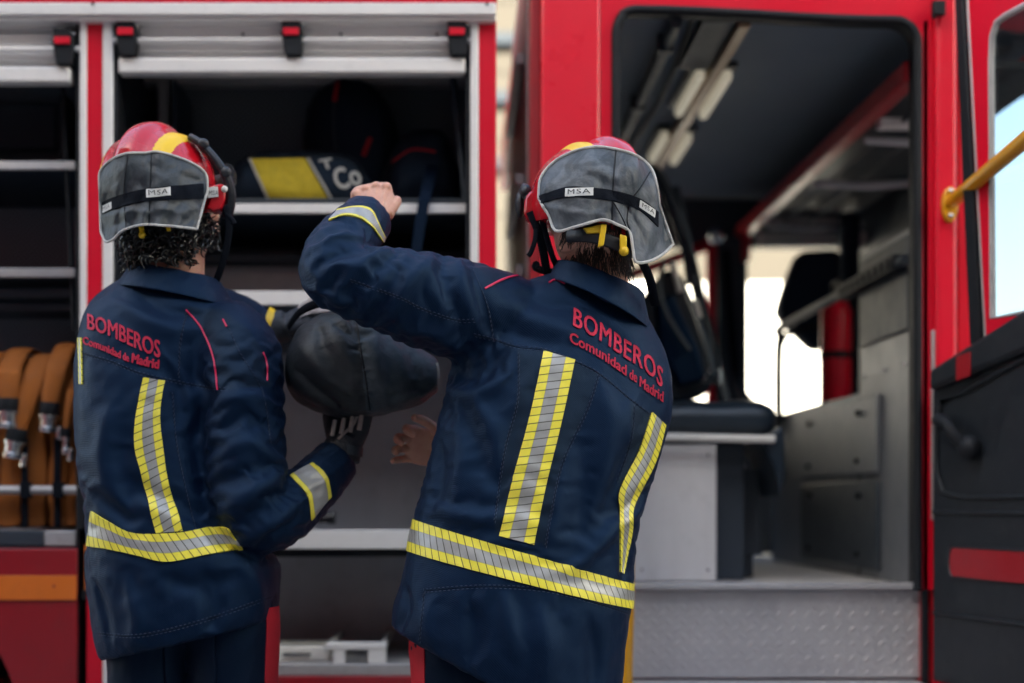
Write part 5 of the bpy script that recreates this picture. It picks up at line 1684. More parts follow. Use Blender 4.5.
foldsB = [([(205, 395), (198, 440), (203, 490), (222, 540)], .012, -.012), ([(190, 372), (205, 385), (210, 410)], .011, -.007), ([(176, 365), (188, 392), (190, 430)], .011, .007), ([(163, 362), (178, 385), (182, 420)], .010, -.006),
          ([(120, 300), (150, 318), (190, 330)], .012, .006), ([(140, 290), (165, 305), (200, 312)], .010, -.005), ([(215, 400), (240, 392), (268, 398)], .012, .006), ([(220, 425), (245, 415), (272, 425)], .011, -.006),
          ([(222, 450), (250, 440), (278, 455)], .012, .005), ([(216, 480), (242, 470), (275, 462)], .011, -.009), ([(225, 505), (250, 490), (280, 470)], .012, .009), ([(240, 520), (262, 505), (286, 486)], .010, -.008), ([(235, 540), (262, 528), (295, 505)], .010, .006),
          ([(258, 545), (272, 530), (290, 518)], .008, -.005), ([(110, 400), (104, 450), (112, 500)], .018, .006), ([(125, 420), (122, 460), (138, 510)], .014, -.005), ([(180, 430), (190, 470), (200, 515)], .014, .006), ([(170, 490), (185, 505), (210, 520)], .012, -.008),
          ([(130, 476), (150, 490), (175, 496)], .011, -.008), ([(140, 500), (160, 508), (180, 520)], .010, .006), ([(95, 490), (110, 502), (130, 520)], .010, -.006),
          ([(130, 590), (138, 620), (130, 645)], .016, .005), ([(200, 570), (215, 600), (210, 630)], .018, -.006), ([(240, 560), (255, 580), (262, 605)], .014, .006), ([(165, 575), (200, 582), (240, 572)], .012, -.005), ([(95, 580), (104, 610), (110, 640)], .012, -.004)]
def slackB(P, d):
    px = CX + P[:, 0] * F / P[:, 1]; py = HY - (P[:, 2] - CZ) * F / P[:, 1]
    arm = (px > 205) & (py > 340) & (py < 560); elb = np.exp(-(((px - 262) / 35) ** 2 + ((py - 505) / 35) ** 2))
    s = np.full(len(P), .015) + arm * (.03 + .07 * d[:, 2] ** 2 + .08 * elb)
    waist = np.exp(-((py - 500) / 40) ** 2); sh = np.exp(-(((px - 185) / 40) ** 2 + ((py - 375) / 45) ** 2))
    return s + (~arm) * (.06 * waist * d[:, 2] ** 2 + .05 * sh + .02 * (py > 570) * d[:, 0] ** 2)


crumple(jB, lambda P, q: slackB(P, q) * 1.1, 150, 8.2, hi=.028, lo=.012, bend=.40, amp=.002, pre=fold_seed(jB, foldsB, 3.2))
jB = refine(jB)
crumple(jB, lambda P, q: slackB(P, q) * .22, 50, 3.2, hi=.008, lo=.004, bend=.30, amp=.0008)
jB = eval_mesh(jB, [('SMOOTH', dict(factor=.5, iterations=3))]); jB.shade_smooth()
panels(jB, [([(186, 306), (195, 320), (204, 332), (214, 358), (218, 390), (272, 386), (268, 360), (250, 330), (222, 310)], .7)])
jacB = obj('jacket', jB, M['navy'], pb)
bB = bvh_of(jB)
tape(bB, [(143.4, 377.3), (136, 415), (135, 447), (143, 480), (156, 533)], [(164.5, 381), (160, 415), (163.5, 450), (169, 484.5), (182.8, 531)], 70, 10, 'tape', jacB)
tape(bB, [(92, 511), (108, 521), (133, 533), (175, 533), (222, 526.5), (233, 535)], [(87.5, 546), (108, 549), (135, 555), (166.8, 561.7), (205, 555), (243, 549)], 70, 8, 'tape_hem', jacB, off=.0026)
tape(bB, [(78.6, 338), (79.5, 360), (80, 384)], [(82, 338), (82.5, 360), (83, 384)], 24, 4, 'tape_plain', jacB)
tape(bB, [(312.8, 463), (325, 474), (329, 485), (330.6, 497)], [(289.6, 475.6), (305.6, 493), (309.5, 505), (311, 520)], 30, 8, 'tape_cuff', jacB)
text_on(bB, 'BOMBEROS', [(88.4, 329), (109.8, 336), (123, 342), (139, 349.5), (160, 358)], 15, (0, -1), .011, cap2=17).build('lettering', M['red_thread'], jacB, fix=False)
text_on(bB, 'Comunidad', [(84, 344), (104, 351), (121, 359)], 7.5, (0, -1), .012).build('lettering', M['red_thread'], jacB, fix=False)
text_on(bB, 'de', [(123.5, 360), (129, 362)], 7.5, (0, -1), .012).build('lettering', M['red_thread'], jacB, fix=False)
text_on(bB, 'Madrid', [(132, 362.5), (145, 366), (158, 369)], 9, (0.1, -1), .02).build('lettering', M['red_thread'], jacB, fix=False)
for pts in ([(185.8, 310), (195, 320), (203.4, 332), (213.6, 358), (217.5, 390)], [(223, 319.6), (226.8, 326.7)], [(263, 352.4), (266.7, 364), (267, 381)]):
    line_on(bB, pts, .0020, .0010).build('piping', M['pink_piping'], jacB)
seamsB = [[(82, 352), (110, 360), (140, 372), (175, 380), (200, 385), (225, 388)], [(186, 312), (180, 340), (178, 375)], [(172, 392), (176, 440), (186, 490), (196, 530)], [(98, 632), (140, 634), (200, 620), (272, 595)], [(228, 325), (240, 352), (262, 390), (270, 440)]]
st_lines = []
for s_ in seamsB:
    st_lines += [s_, [(x + 1, y + 3) for x, y in s_]]
    line_on(bB, [(x + .5, y + 1.5) for x, y in s_], .0012, -.0002, 5).build('seam', M['navy_dark'], jacB)
stitches(bB, st_lines).build('stitching', M['seam'], jacB, smooth=False)
collar('collar', jacB, (130, 268), (222, 283), (116, 288), (238, 312), 3.055, .088, .118, M['navy'])
m = MB(); m.tube([W(263, 327, 3.30), W(270, 329.5, 3.302)], [.050, .047], 20); m.build('cuff_stripe', M['clip_yellow'], jacB)
# trousers
xb = W(190, 0, 3.02).x
m = MB()
leg_tubes(m, [(xb - .08, 3.03, .92, .10), (xb - .085, 3.03, .80, .098), (xb - .09, 3.02, .48, .074), (xb - .095, 3.04, .16, .066)])
leg_tubes(m, [(xb + .085, 3.01, .92, .10), (xb + .095, 3.01, .80, .098), (xb + .10, 3.0, .48, .074), (xb + .105, 3.02, .16, .066)])
m.ball((xb, 3.02, .90), (.165, .115, .11), 24, 14)
tB = fuse(m, .009, 6); wrinkle(tB, [], 1, .003, 6.); trB = obj('trousers', tB, M['navy_dark'], pb)
btB = bvh_of(tB)
patch(btB, [(163, 640), (164, 665), (165, 700)], [(215, 632), (216, 660), (218, 700)], 20, 12, .004, .003).build('pocket', M['navy_dark'], trB, bevel=.002)
m = MB(); rows = []
for z in np.linspace(.86, .2, 26):
    row = []
    for k in range(5):
        t = R(-22 + 11 * k + 16); o_ = Vector((xb + .095 + .3 * math.cos(t), 3.01 - .3 * math.sin(t), z)); h, nn, _, _ = btB.ray_cast(o_, (Vector((xb + .095, 3.01, z)) - o_).normalized())
        row.append(h + nn * .002 if h is not None else o_)
    rows.append(row)
sheet(rows, .002)[0].build('side_stripe', M['stripe_red'], trB)
for x in (xb - .097, xb + .107):
    m = MB(); boot(m, x, 3.03, .3); m.build('boot', [M['boot'], M['rubber']], pb)
m = MB()
hcB = W(179, 203, 3.055)
head(m, hcB, (.66, .74, -.20), (0, .1, 1), .93)
m.tube([hcB + Vector((0, -.01, -.03)), W(178, 252, 3.055), W(175, 300, 3.06)], [.058, .057, .064], 20)
m.tube([W(175, 300, 3.06), W(175, 430, 3.04), W(185, 560, 3.02)], [.06, .09, .09], 16)
m.tube([W(175, 320, 3.06), W(238, 352, 2.99), W(246, 450, 2.935), W(260, 508, 2.935), W(305, 490, 2.995), W(338, 455, 3.055)], [.05, .05, .045, .042, .04, .030], 16)
m.tube([W(175, 320, 3.08), W(215, 315, 3.22), W(266, 328, 3.30)], [.05, .045, .030], 16)
bodyB = fuse(m, .0034, 3, .5); bodyB.shade_smooth(); obj('body', bodyB, M['skin'], pb)
# gloves
m = MB(); w0 = W(345, 447, 3.06)
hand(m, w0, (.10, .12, 1), (-.35, -.93, .1), -1, 1.12, (50, 50, 50, 50), (30, 20), 4, 1.2)
m.tube([W(333, 463, 3.045), w0 + Vector((.002, 0, .02))], [.040, .036], 18)
gl = obj('glove', fuse(m, .0035, 3), M['glove'], pb); gl.data.shade_smooth()
m = MB()
for k in range(4):
    c = w0 + Vector((-.024 + .019 * k, -.043, .022 + .004 * k)); m.tube([c, c + Vector((.006, .000, .034))], [.0055, .0048], 8)
m.tube([w0 + Vector((-.012, -.041, .015)), w0 + Vector((.02, -.040, .045)), w0 + Vector((.035, -.036, .075))], .0032, 8)
m.build('knuckle_guard', M['glove_pale'], gl)
m = MB(); m.tube([w0 + Vector((-.004, .0, -.014)), w0 + Vector((0, 0, .006))], [.0425, .0405], 20); m.build('cuff_binding', M['charcoal'], gl)
m = MB(); w1 = W(286, 326, 3.30)
hand(m, w1, (.90, -.25, .40), (-.05, -.55, .83), 1, 1.12, (26, 26, 28, 30), (30, 20), 4, 1.22)
m.tube([W(270, 329, 3.30), w1], [.044, .038], 18)
gl2 = obj('glove', fuse(m, .0035, 3), M['glove'], pb); gl2.data.shade_smooth()
m = MB(); bG = bvh_of(gl2.data)
patch(bG, [(298, 305), (310, 299), (326, 298)], [(300, 318), (312, 314), (330, 312)], 14, 8, .001, .002).build('glove_panel', M['glove_pale'], gl2)

# ---- helmet
CB = W(158, 189, 3.05); radB = (.124, .140, .126)
latB = Vector((.94, -.34, 0)).normalized()
sh = shell(CB + Vector((0, .004, 0)), radB, R(2), latB, [(-.100, -.070), (.054, .086)], .014, .028)
hmB = sh.build('helmet', [M['helmet_red'], M['helmet_yellow']], pb, angle=60)
topB = [(99.5, 181), (100.5, 171), (111, 160), (127, 153.5), (145, 153), (158, 152), (177, 157), (195.4, 165), (206, 174.6), (207.5, 190)]
botB = [(100, 225), (101, 234), (106, 242), (113.7, 239), (124, 230), (142.7, 224.8), (169, 226), (185, 227.5), (197, 229), (202, 212), ]
botB = [(101, 232), (104, 239), (107, 242), (113.7, 239), (124, 230), (142.7, 224.8), (160, 225.4), (175, 226.5), (188, 228), (197, 229)]
rowsF = flap_surface(topB, botB, CB, (radB[0] * 1.07, radB[1] * 1.06, radB[2] * 1.08), sb=bvh_of(hmB.data), creases=[([(151.5, 154), (151, 182)], 2.5, -.004), ([(150, 203), (149, 224)], 2.5, -.005), ([(127, 156), (124, 190), (126, 226)], 3.5, .005), ([(107, 216), (130, 211), (150, 212)], 4, .006), ([(160, 208), (180, 212), (198, 208)], 4, .004), ([(175, 160), (180, 175), (200, 182)], 4, -.004), ([(104, 230), (112, 226), (124, 222)], 4, -.005)])
fm, edge = sheet(rowsF, .0035)
flB = fm.build('neck_flap', M['flap_dark'], hmB, angle=70)
m = MB(); m.tube([e + Vector((0, -.001, 0)) for e in edge], .0028, 7, closed=True); m.build('flap_welt', M['piping'], hmB)
bF = bvh_of(flB.data)
for pts in ([(151.5, 154), (150.5, 180), (149, 224)], [(128, 155), (124, 190), (126, 226)]):
    line_on(bF, pts, .0014, .0002, 6).build('flap_seam', M['rubber'], hmB)
patch(bF, [(102.6, 202), (120, 195), (146.7, 189), (175, 186), (203, 184)], [(102.6, 214), (120, 207.5), (146.7, 201), (175, 199.5), (203, 199)], 60, 6, .001, .0016).build('elastic_band', M['strap'], hmB, angle=60)
label_patch(bF, [(146.9, 189.6), (170.7, 187.3), (171, 195.6), (147.2, 198)], 'MSA', [M['label_white'], M['label_black']], 'brand_label', hmB)
label_patch(bF, [(103.8, 206), (112.5, 202), (112.7, 209), (103.9, 213.5)], 'MSA', [M['label_white'], M['label_black']], 'brand_label', hmB)
bS = bvh_of(hmB.data)
m = MB(); m.prism([W(*q, 2.985) for q in ((208, 186), (221, 183), (225.5, 186), (225, 199), (221, 209), (213, 211), (206, 208.5), (210, 198))], (0, .045, 0)); m.build('ear_plate', M['helmet_red'], hmB, bevel=.004)
m = MB(); m.prism([W(*q, 2.979) for q in ((203, 184), (207, 183.5), (207.3, 199), (203.4, 199.5))], (0, .008, 0)); m.build('band_buckle', M['rubber'], hmB, bevel=.002)
m = MB(); m.prism([W(*q, 2.979) for q in ((207.4, 187.5), (217.5, 186.5), (218.2, 196.5), (207.8, 197.6))], (0, .005, 0)); V_, F_ = text_mesh('MSA', .0, 1.15)
b0 = m.add([W(208.6 + 8.2 * v.x / 1.75, 195.0 - 6.5 * v.y, 2.9785) for v in V_])
for f in F_: m.face([b0 + i for i in f], 1)
m.build('brand_label', [M['label_white'], M['label_black']], hmB)
m = MB(); m.ball(W(224.5, 189, 2.982), .007, 10, 8); m.build('ear_bolt', M['white'], hmB)
m = MB()
gp = catmull([W(190, 137, 3.00), W(200, 143, 2.99), W(211, 154, 2.985), (W(220, 166, 2.985)), W(227, 178, 2.99), W(231, 192, 3.0), W(230, 206, 3.01), W(226, 218, 3.02)], 5)
m.tube(gp, [.008 + .004 * k / len(gp) for k in range(len(gp))], 10, flat=1.0)
for k in (6, 18): m.ball(gp[k] + Vector((.004, -.008, 0)), (.012, .008, .012), 10, 8)
m.tube([CB + Vector((.02, .01, .03)) + Vector((.13 * math.cos(R(a_)), .14 * math.sin(R(a_)), .0)) for a_ in range(-5, 170, 8)], .026, 10, flat=.6)
m.prism([W(*q, 2.995) for q in ((192, 139), (199, 137.5), (212, 150), (209, 157), (200, 150))], (0, .02, 0))
m.build('goggles', M['plastic'], hmB)
m = MB(); m.tube(catmull([W(224, 205, 3.0), W(229, 222, 3.0), W(227, 245, 3.01), W(221, 268, 3.02), W(216, 281, 3.03)], 5), .0075, 8, flat=.5)
m.tube(catmull([W(226, 214, 3.0), W(232, 220, 3.0), W(234, 224, 3.0)], 4), .006, 8); m.build('chin_strap', M['strap'], hmB)
m = MB()
m.tube([W(141, 224, 2.925), W(142, 232, 2.925)], .0055, 10); m.ball(W(142, 235, 2.925), .0075, 10, 8)
m.build('size_adjuster', M['clip_yellow'], hmB)
m = MB(); m.tube([W(168, 225, 2.925), W(169, 231, 2.925)], .0045, 10); m.build('size_adjuster', M['clip_yellow'], hmB)
roots = []; rnd = random.Random(11); hc_ = W(168, 232, 3.045)
while len(roots) < 430:
    a = R(rnd.uniform(172, 375)); z = rnd.uniform(-.062, .06)
    q = math.sqrt(max(.1, 1 - (z / .10) ** 2)); dn = Vector((math.cos(a), math.sin(a), z * 4))
    p = hc_ + Vector((math.cos(a) * .080 * q, math.sin(a) * .088 * q, z)); u, v = PX(p)
    if u > 190 and v > 240: continue
    roots.append((p, dn.normalized()))
hs = strand_set(roots, .036, .0085, 1.15, .0034, 4, (0, 0, -1), 14, .75)
hs.ball(hc_ + Vector((0, 0, .01)), (.080, .088, .072), 24, 16)
hs.build('hair', M['hair'], pb)
# ================================================================ loose things
M['hose'] = pbr('rust_orange_hose', (.29, .080, .007), .85, var=.22, vscale=14, bump=.5, bscale=260, dirt=.3)
M['bag_yellow'] = pbr('yellow_bag_panel', (.60, .45, .03), .75, var=.25, vscale=40, bump=.6, bscale=220, dirt=.4)

# hood / spare helmet cover held between the two
hd = empty('helmet_hood', W(360, 415, 3.04), 'dark leather helmet hood held between the two firefighters', 'helmet hood')


def outline_loft(sec, D, n=40, ex=2.2, wob=.004, sd=0., low=0.):
    """closed volume from (px, y top, y bottom, half depth) sections"""
    cols = catmull([Vector((a, b, c)) for a, b, c, d in sec], 5); dd = [v.x for v in catmull([Vector((d, 0, 0)) for a, b, c, d in sec], 5)]
    rings = []
    for i, (p, h) in enumerate(zip(cols, dd)):
        a, b = W(p.x, p.y, D), W(p.x, p.z, D); C = (a + b) / 2; hz = (a.z - b.z) / 2; ring = []
        for j in range(n):
            t = 2 * math.pi * j / n; c_, s_ = math.cos(t), math.sin(t)
            q = C + Vector((0, -h * math.copysign(abs(c_) ** (2 / ex), c_), hz * math.copysign(abs(s_) ** (2 / ex), s_)))
            q.z -= low * hz * max(0, c_) * (1 - abs(s_) * .3)
            nn = (q - C).normalized()
            q += nn * (wob * (noise.noise(q * 14 + Vector((sd, 0, 0))) * 1.3 + .6 * noise.noise(q * 34)))
            ring.append(q)
        rings.append(ring)
    return rings


secs = [(285.5, 366, 374, .02), (289, 348, 388, .055), (299, 328, 401, .09), (315, 316, 409, .112), (335, 310, 414, .122), (352, 310, 415.5, .126), (376, 321, 415, .120), (395, 332, 411, .104), (415, 344, 405, .084), (430, 353, 397, .064), (438, 359, 390, .052)]
rg = outline_loft(secs, 3.035, n=64, ex=2.0, wob=.003, sd=2.)
for q_, r_ in enumerate(rg):
    k_ = min(1, max(0, (q_ - 24) / 14.)); cz = sum(p.z for p in r_) / len(r_); hz = max(p.z for p in r_) - cz; hy = max(abs(p.y - 3.035) for p in r_) + 1e-6
    for p in r_: p.z -= .55 * k_ * hz * max(0, (3.035 - p.y) / hy) ** 2 * (1 - .6 * abs((p.z - cz) / (hz + 1e-6)))
m = MB(); m.loft(rg)
me = fuse(m, .0075, 2)
SL = lambda P, q: .02 + .035 * np.exp(-((CX + P[:, 0] * F / P[:, 1] - 358) / 22.) ** 2)
crumple(me, SL, 90, 4.1, hi=.018, lo=.016, bend=.35, amp=.002, pre=fold_seed(me, [([(354, 314), (359, 350), (366, 410)], .012, -.020), ([(374, 322), (376, 360), (386, 405)], .012, .012), ([(298, 342), (322, 368), (350, 392)], .014, .014), ([(292, 366), (315, 388), (340, 408)], .012, -.012), ([(335, 320), (352, 330), (378, 332)], .010, -.014), ([(318, 324), (326, 350), (348, 372)], .012, -.012), ([(384, 402), (405, 390), (432, 386)], .011, -.012), ([(392, 340), (402, 364), (398, 398)], .012, .008), ([(412, 350), (416, 370), (420, 394)], .008, -.008)]))
me = refine(me); me.shade_smooth()
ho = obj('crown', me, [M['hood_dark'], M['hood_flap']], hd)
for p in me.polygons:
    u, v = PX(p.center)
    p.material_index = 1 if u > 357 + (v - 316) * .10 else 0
bH = bvh_of(me)
line_on(bH, [(356, 314), (360, 345), (366, 380), (370, 410)], .0018, .0002, 6).build('crown_seam', M['rubber'], hd)
rt = outline_loft(secs[-2:], 3.035, n=40, ex=2.)[-1]
m = MB(); m.tube([W(437, 363, 3.0), W(438.5, 372, 2.995), W(437, 384, 2.998)], .003, 6); m.build('flap_edge', M['piping'], hd)
m = MB(); m.tube(catmull([W(289, 326, 3.16), W(300, 312, 3.08), W(316, 304, 3.0), W(334, 301, 2.985), (W(352, 308, 2.97))], 6), .010, 8, flat=.4); m.build('strap', M['strap'], hd)

# fire hoses standing in the rack
def hose(px, top, w, cpx, cpy, lab, sx=0):
    b0 = W(px, 527, 3.80)
    t = empty('fire_hose', (b0.x, 3.95, b0.z), lab, 'fire hose', 'folded hoses in the left locker rack')
    hw = w / 2 * 3.8 / F; zt, zb = W(0, top, 3.82).z, b0.z
    m = MB(); prof = []
    R0 = .16
    path = [(3.80, zb + .03), (3.805, (zb + zt) / 2), (3.81, zt - .08), (3.85, zt - .02), (3.93, zt), (4.05, zt - .01), (4.16, zt - .03), (4.24, zt - .10), (4.25, (zb + zt) / 2), (4.24, zb + .05), (4.20, zb), (3.84, zb)]
    path = catmull([Vector((0, a, b)) for a, b in path], 5, closed=True)
    rings = []
    for x, inn in ((-hw, .016), (-hw * .86, .004), (-hw * .4, 0), (hw * .4, 0), (hw * .86, .004), (hw, .016)):
        c = Vector((0, 4.02, (zt + zb) / 2)); rings.append([Vector((b0.x + x + .004 * math.sin(p.z * 31 + px), p.y, p.z)) + (c - p).normalized() * inn for p in path])
    m.loft(rings); m.build('coil', M['hose'], t)
    m = MB()
    pts = catmull([Vector((b0.x + .01, 3.95, zt + .012)), Vector((b0.x + .006, 3.86, zt + .008)), Vector((b0.x, 3.795, zt - .05)), W((px * 2 + cpx) / 3, (top + cpy) / 2, 3.775), W(cpx + (px - cpx) * .15, cpy - 8, 3.768), W(cpx, cpy + 4, 3.768)], 6)
    rows = []
    N = len(pts)
    for i, p in enumerate(pts):
        tt = (pts[min(i + 1, N - 1)] - pts[max(i - 1, 0)]).normalized(); s_ = Vector((1, 0, 0)); s_ = (s_ - tt * s_.dot(tt)).normalized(); nn = s_.cross(tt)
        if nn.y > 0: nn = -nn
        k = 1 - .25 * (i / N) ** 3; th = .006 + .008 * (i / N) ** 2
        rows.append([p + s_ * (hw * 1.02 * k * math.cos(a)) + nn * (th * math.sin(a)) for a in np.linspace(0, 2 * math.pi, 18, endpoint=False)])
    m.loft(rows); m.build('hose_end', M['hose'], t)
    d = (pts[-1] - pts[-5]).normalized(); e = pts[-1] - d * .01; s_ = Vector((1, 0, 0)) - d * d.x; s_.normalize()
    r = hw * .92
    m = MB(); m.tube([e, e + d * .006, e + d * .03, e + d * .034], [r * .96, r * 1.02, r * 1.02, r * .95], 18); cp = m.build('coupling_collar', M['rubber'], t)
    m = MB(); e2 = e + d * .0345
    m.tube([e2, e2 + d * .008, e2 + d * .010, e2 + d * .030, e2 + d * .032, e2 + d * .045], [r * 1.12, r * 1.12, r * .92, r * .92, r * 1.05, r * 1.0], 20); c2 = m.build('coupling', M['chrome'], t)
    m = MB()
    for sg in (1,):
        q = e2 + d * .04 + s_ * (r * 1.2 * sg); m.tube([q - d * .012, q, q + d * .022], [.007, .010, .009], 10)
    m.build('coupling_lug', M['chrome'], c2)
    return t


hose(10, 352, 23, 9, 398, 'orange hose at the left picture edge with its coupling hanging near the rack front')
hose(35, 358, 22, 17, 428, 'orange hose whose coupling hangs lowest of the hoses in the rack')
hose(58, 347, 21, 50, 402, 'orange hose with its coupling in front, tallest in the left rack')
hose(72, 372, 9, 67, 424, 'thin visible slice of orange hose beside the red pillar')
hose(-18, 356, 24, -22, 400, 'orange hose mostly cut off by the left picture edge')
for x in (24, 57):
    t = None
m = MB()
for i, x in enumerate((24.5, 57)):
    m = MB(); m.pbox(x - 3.5, x + 3.5, 438, 528, 3.776, 3.782)
    m.pbox(x - 5, x + 5, 482, 498, 3.748, 3.7755)
    m.build('hose_strap', M['strap'], lk2, bevel=.002)

# bags on the upper shelf
zs = W(0, 204, 3.76).z + .0065


def bag_at(name, px, D, label, cat): return empty(name, (W(px, 0, D).x, D + .1, zs), label, cat)


ZS = lambda py, D: py
db = bag_at('duffel_bag', 300, 3.88, 'black duffel bag with a yellow panel and white lettering on the upper shelf', 'bag')
D0 = 3.98
ybot = 502 - (zs - CZ) * F / D0
m = MB(); m.loft(outline_loft([(232, 190, ybot - 2, .03), (236, 172, ybot, .07), (250, 160, ybot, .10), (280, 155, ybot, .115), (320, 155, ybot, .115), (352, 160, ybot, .105), (368, 176, ybot, .08), (374, 190, ybot - 2, .03)], D0, ex=2.8, sd=1.))
me = m.mesh(); bm = bmesh.new(); bm.from_mesh(me); bmesh.ops.recalc_face_normals(bm, faces=bm.faces); bm.to_mesh(me); bm.free()
wrinkle(me, [], 1, .004, 2.); obj('bag_body', me, M['bagcloth'], db)
bD = bvh_of(me)
patch(bD, [(251, 160), (260, 180), (271, 202)], [(305, 159), (317, 180), (330, 202)], 24, 24, .002, .003).build('yellow_panel', M['bag_yellow'], db, angle=70)
for a_, b_ in (((249, 160), (269, 202)), ((307, 159), (332, 202))):
    patch(bD, [a_, ((a_[0] + b_[0]) / 2, (a_[1] + b_[1]) / 2), b_], [(a_[0] + 2.5, a_[1]), ((a_[0] + b_[0]) / 2 + 2.5, (a_[1] + b_[1]) / 2), (b_[0] + 2.5, b_[1])], 16, 2, .003, .003).build('panel_binding', M['piping'], db)
text_on(bD, 'Co', [(338, 190), (362, 184)], 20, (-.35, -1), .03, off=.005).build('lettering', M['label_white'], db, fix=False)
text_on(bD, 'T', [(322, 170), (334, 168)], 9, (-.35, -1), .02, off=.005).build('lettering', M['label_white'], db, fix=False)

bp_ = bag_at('backpack', 360, 4.1, 'black backpack with red zip pulls standing at the back of the upper shelf', 'backpack')
D1 = 4.17; yb = 502 - (zs - CZ) * F / D1
m = MB(); m.loft(outline_loft([(306, 130, yb - 12, .03), (312, 105, yb, .07), (328, 88, yb, .11), (350, 84, yb, .13), (375, 90, yb, .13), (390, 110, yb, .11), (398, 140, yb - 8, .05)], D1, ex=3., sd=7.))
me = m.mesh(); bm = bmesh.new(); bm.from_mesh(me); bmesh.ops.recalc_face_normals(bm, faces=bm.faces); bm.to_mesh(me); bm.free()
wrinkle(me, [([(340, 95), (345, 130), (338, 160)], .014, -.008), ([(365, 100), (360, 140), (372, 170)], .016, .008)], 1, .006, 5.); bo = obj('bag_body', me, M['bagcloth'], bp_)
bP = bvh_of(me)
for a_, b_ in (((338, 84), (335, 102)), ((370, 139), (363, 156))):
    line_on(bP, [a_, b_], .007, .004, 8).build('zip_pull', M['stripe_red'], bp_)
line_on(bP, [(336, 96), (334, 120), (336, 150)], .004, .002, 6).build('zip', M['charcoal'], bp_)
b3 = bag_at('gear_bag', 425, 3.95, 'slumped black gear bag with a strap hanging over the shelf edge', 'bag')
D2 = 4.05; yb = 502 - (zs - CZ) * F / D2
m = MB(); m.loft(outline_loft([(384, 180, yb - 4, .03), (388, 160, yb, .07), (400, 142, yb, .11), (425, 132, yb, .12), (445, 138, yb, .11), (455, 165, yb, .06), (458, 180, yb - 4, .03)], D2, ex=2.6, sd=9.))
me = m.mesh(); bm = bmesh.new(); bm.from_mesh(me); bmesh.ops.recalc_face_normals(bm, faces=bm.faces); bm.to_mesh(me); bm.free()
wrinkle(me, [], 1, .006, 7.); obj('bag_body', me, M['bagcloth'], b3)
bQ = bvh_of(me)
line_on(bQ, [(393, 162), (412, 150), (436, 152)], .0035, .002, 6).build('piping', M['stripe_red'], b3)
m = MB(); rows = []
for p, w_ in (((432, 165, 3.92), 6), ((428, 185, 3.80), 6), ((424, 200, 3.735), 5.5), ((420, 225, 3.735), 5.5), ((415, 262, 3.74), 5)):
    rows.append([W(p[0] - w_, p[1], p[2]), W(p[0] + w_, p[1], p[2])])
sheet(rows, .003)[0].build('strap', M['navy_dark'], b3, fix=True)

# things lower in the locker
tc_ = empty('torch', W(318, 529, 3.80), 'small dark torch with a pale lens lying on the lower shelf', 'torch')
zz = W(0, 530, 3.74).z + .0145 + .016
c = Vector((W(318, 0, 3.84).x, 3.86, zz))
m = MB(); m.tube([c + Vector((-.035, 0, 0)), c + Vector((.02, 0, 0)), c + Vector((.03, -.003, 0)), c + Vector((.045, -.004, 0))], [.013, .013, .016, .016], 16); m.build('barrel', M['plastic'], tc_)
m = MB(); m.tube([c + Vector((-.040, -.004, 0)), c + Vector((-.052, -.006, 0))], [.0155, .0155], 16); m.build('lens', M['chrome'], tc_)
zf = W(0, 664, 3.74).z + .0005
ec = empty('equipment_case', (W(300, 0, 3.85).x, 3.9, zf), 'white plastic case standing on the locker floor beside the pull-out tray', 'case')
xa0, xa1, zt_ = W(272, 0, 3.80).x, W(322, 0, 3.80).x, W(0, 647, 3.80).z
m = MB(); m.prism([(xa0, 3.80, zf), (xa1 + .02, 3.80, zf), (xa1 + .02, 3.80, zf + .022), (xa1, 3.80, zt_), (xa0, 3.80, zt_)], (0, .2, 0)); m.build('case_body', M['white'], ec, bevel=.004)
m = MB(); m.box(xa0 + .03, xa1 - .03, 3.792, 3.7995, zf + .016, zf + .022); m.build('latch', M['charcoal'], ec)

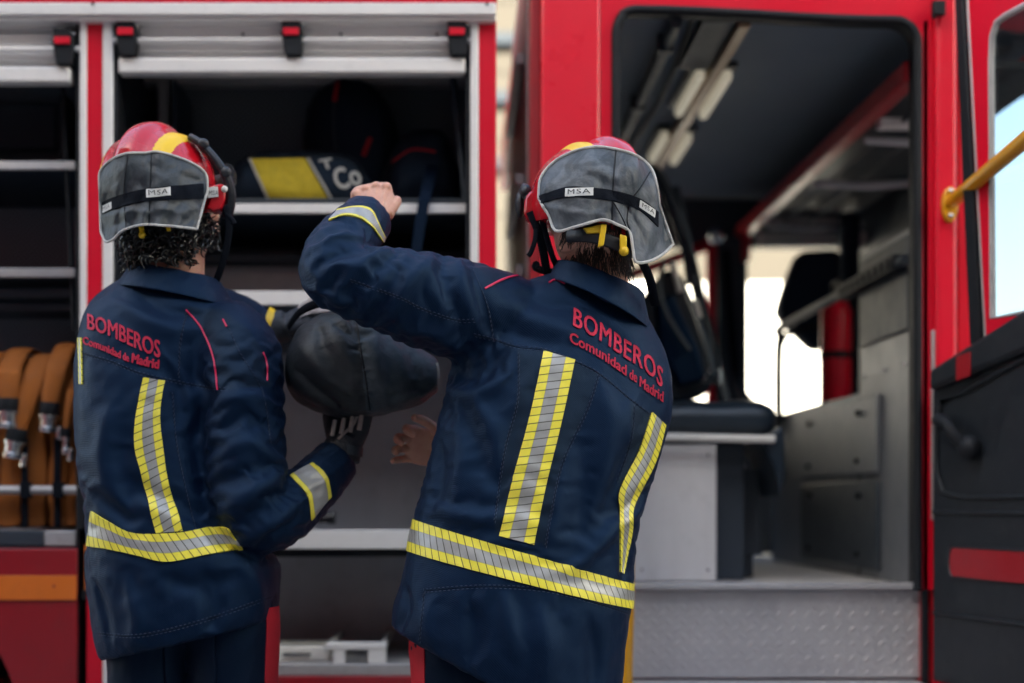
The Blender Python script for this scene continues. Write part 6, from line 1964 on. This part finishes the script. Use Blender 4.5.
# breathing set hanging on the crew seat back frame
bs = empty('breathing_set', W(684, 400, 4.62), 'dark breathing set with straps hanging from the crew seat frame', 'breathing apparatus')
poly = [(640, 300), (652, 285), (668, 266), (684, 276), (697, 305), (712, 345), (719, 376), (706, 396), (676, 404), (650, 400), (634, 360)]
m = MB(); m.prism([W(*q, 4.60) for q in poly], (0, .10, 0)); m.build('back_plate', M['vinyl'], bs, bevel=.025, seg=3)
m = MB(); m.prism([W(*q, 4.56) for q in ((655, 300), (672, 292), (700, 350), (706, 380), (680, 388), (660, 350))], (0, .035, 0)); m.build('pad', M['navy'], bs, bevel=.015, seg=3)
m = MB(); m.tube(catmull([W(640, 190, 4.66), W(652, 172, 4.62), W(664, 186, 4.58), W(678, 222, 4.55), W(688, 252, 4.55), W(692, 285, 4.56)], 8), .020, 12); m.build('air_hose', M['charcoal'], bs)
m = MB(); m.tube(catmull([W(676, 190, 4.60), W(686, 235, 4.53), W(697, 275, 4.53), W(712, 330, 4.53), W(719, 368, 4.53)], 8), .008, 8, flat=.4); m.build('shoulder_strap', M['charcoal'], bs)
m = MB(); m.tube(catmull([W(664, 262, 4.56), W(660, 285, 4.53), W(668, 315, 4.53), W(690, 350, 4.53)], 8), .012, 8, flat=.4); m.build('shoulder_strap', M['charcoal'], bs)
m = MB(); m.tube([W(703, 381, 4.52), W(711, 368, 4.52), W(719, 370, 4.52), W(720, 383, 4.52)], .007, 8, closed=True); m.build('buckle', M['chrome'], bs)
m = MB(); m.tube([W(672, 262, 4.53), W(680, 292, 4.53)], .010, 10); m.tube([W(695, 300, 4.53), W(700, 318, 4.53)], .008, 10); m.build('hose_clip', M['white'], bs)

# extinguisher on the bulkhead ledge
ex = Vector((1.372, 5.15, 1.4125))
et = empty('fire_extinguisher', ex, 'red fire extinguisher strapped upright behind the cab bulkhead', 'fire extinguisher')
m = MB(); m.tube([ex + Vector((0, 0, z)) for z in (0, .01, .36, .395, .415)], [.050, .056, .056, .042, .018], 24); m.build('cylinder', M['red'], et)
m = MB(); m.tube([ex + Vector((0, 0, .412)), ex + Vector((0, 0, .45))], [.016, .02], 14); m.box(ex.x - .012, ex.x + .012, ex.y - .08, ex.y + .03, ex.z + .451, ex.z + .465); m.build('valve', M['rubber'], et)
m = MB(); m.tube([ex + Vector((0, 0, .185)), ex + Vector((0, 0, .21))], [.0585, .0585], 24); m.build('band', M['rubber'], et)
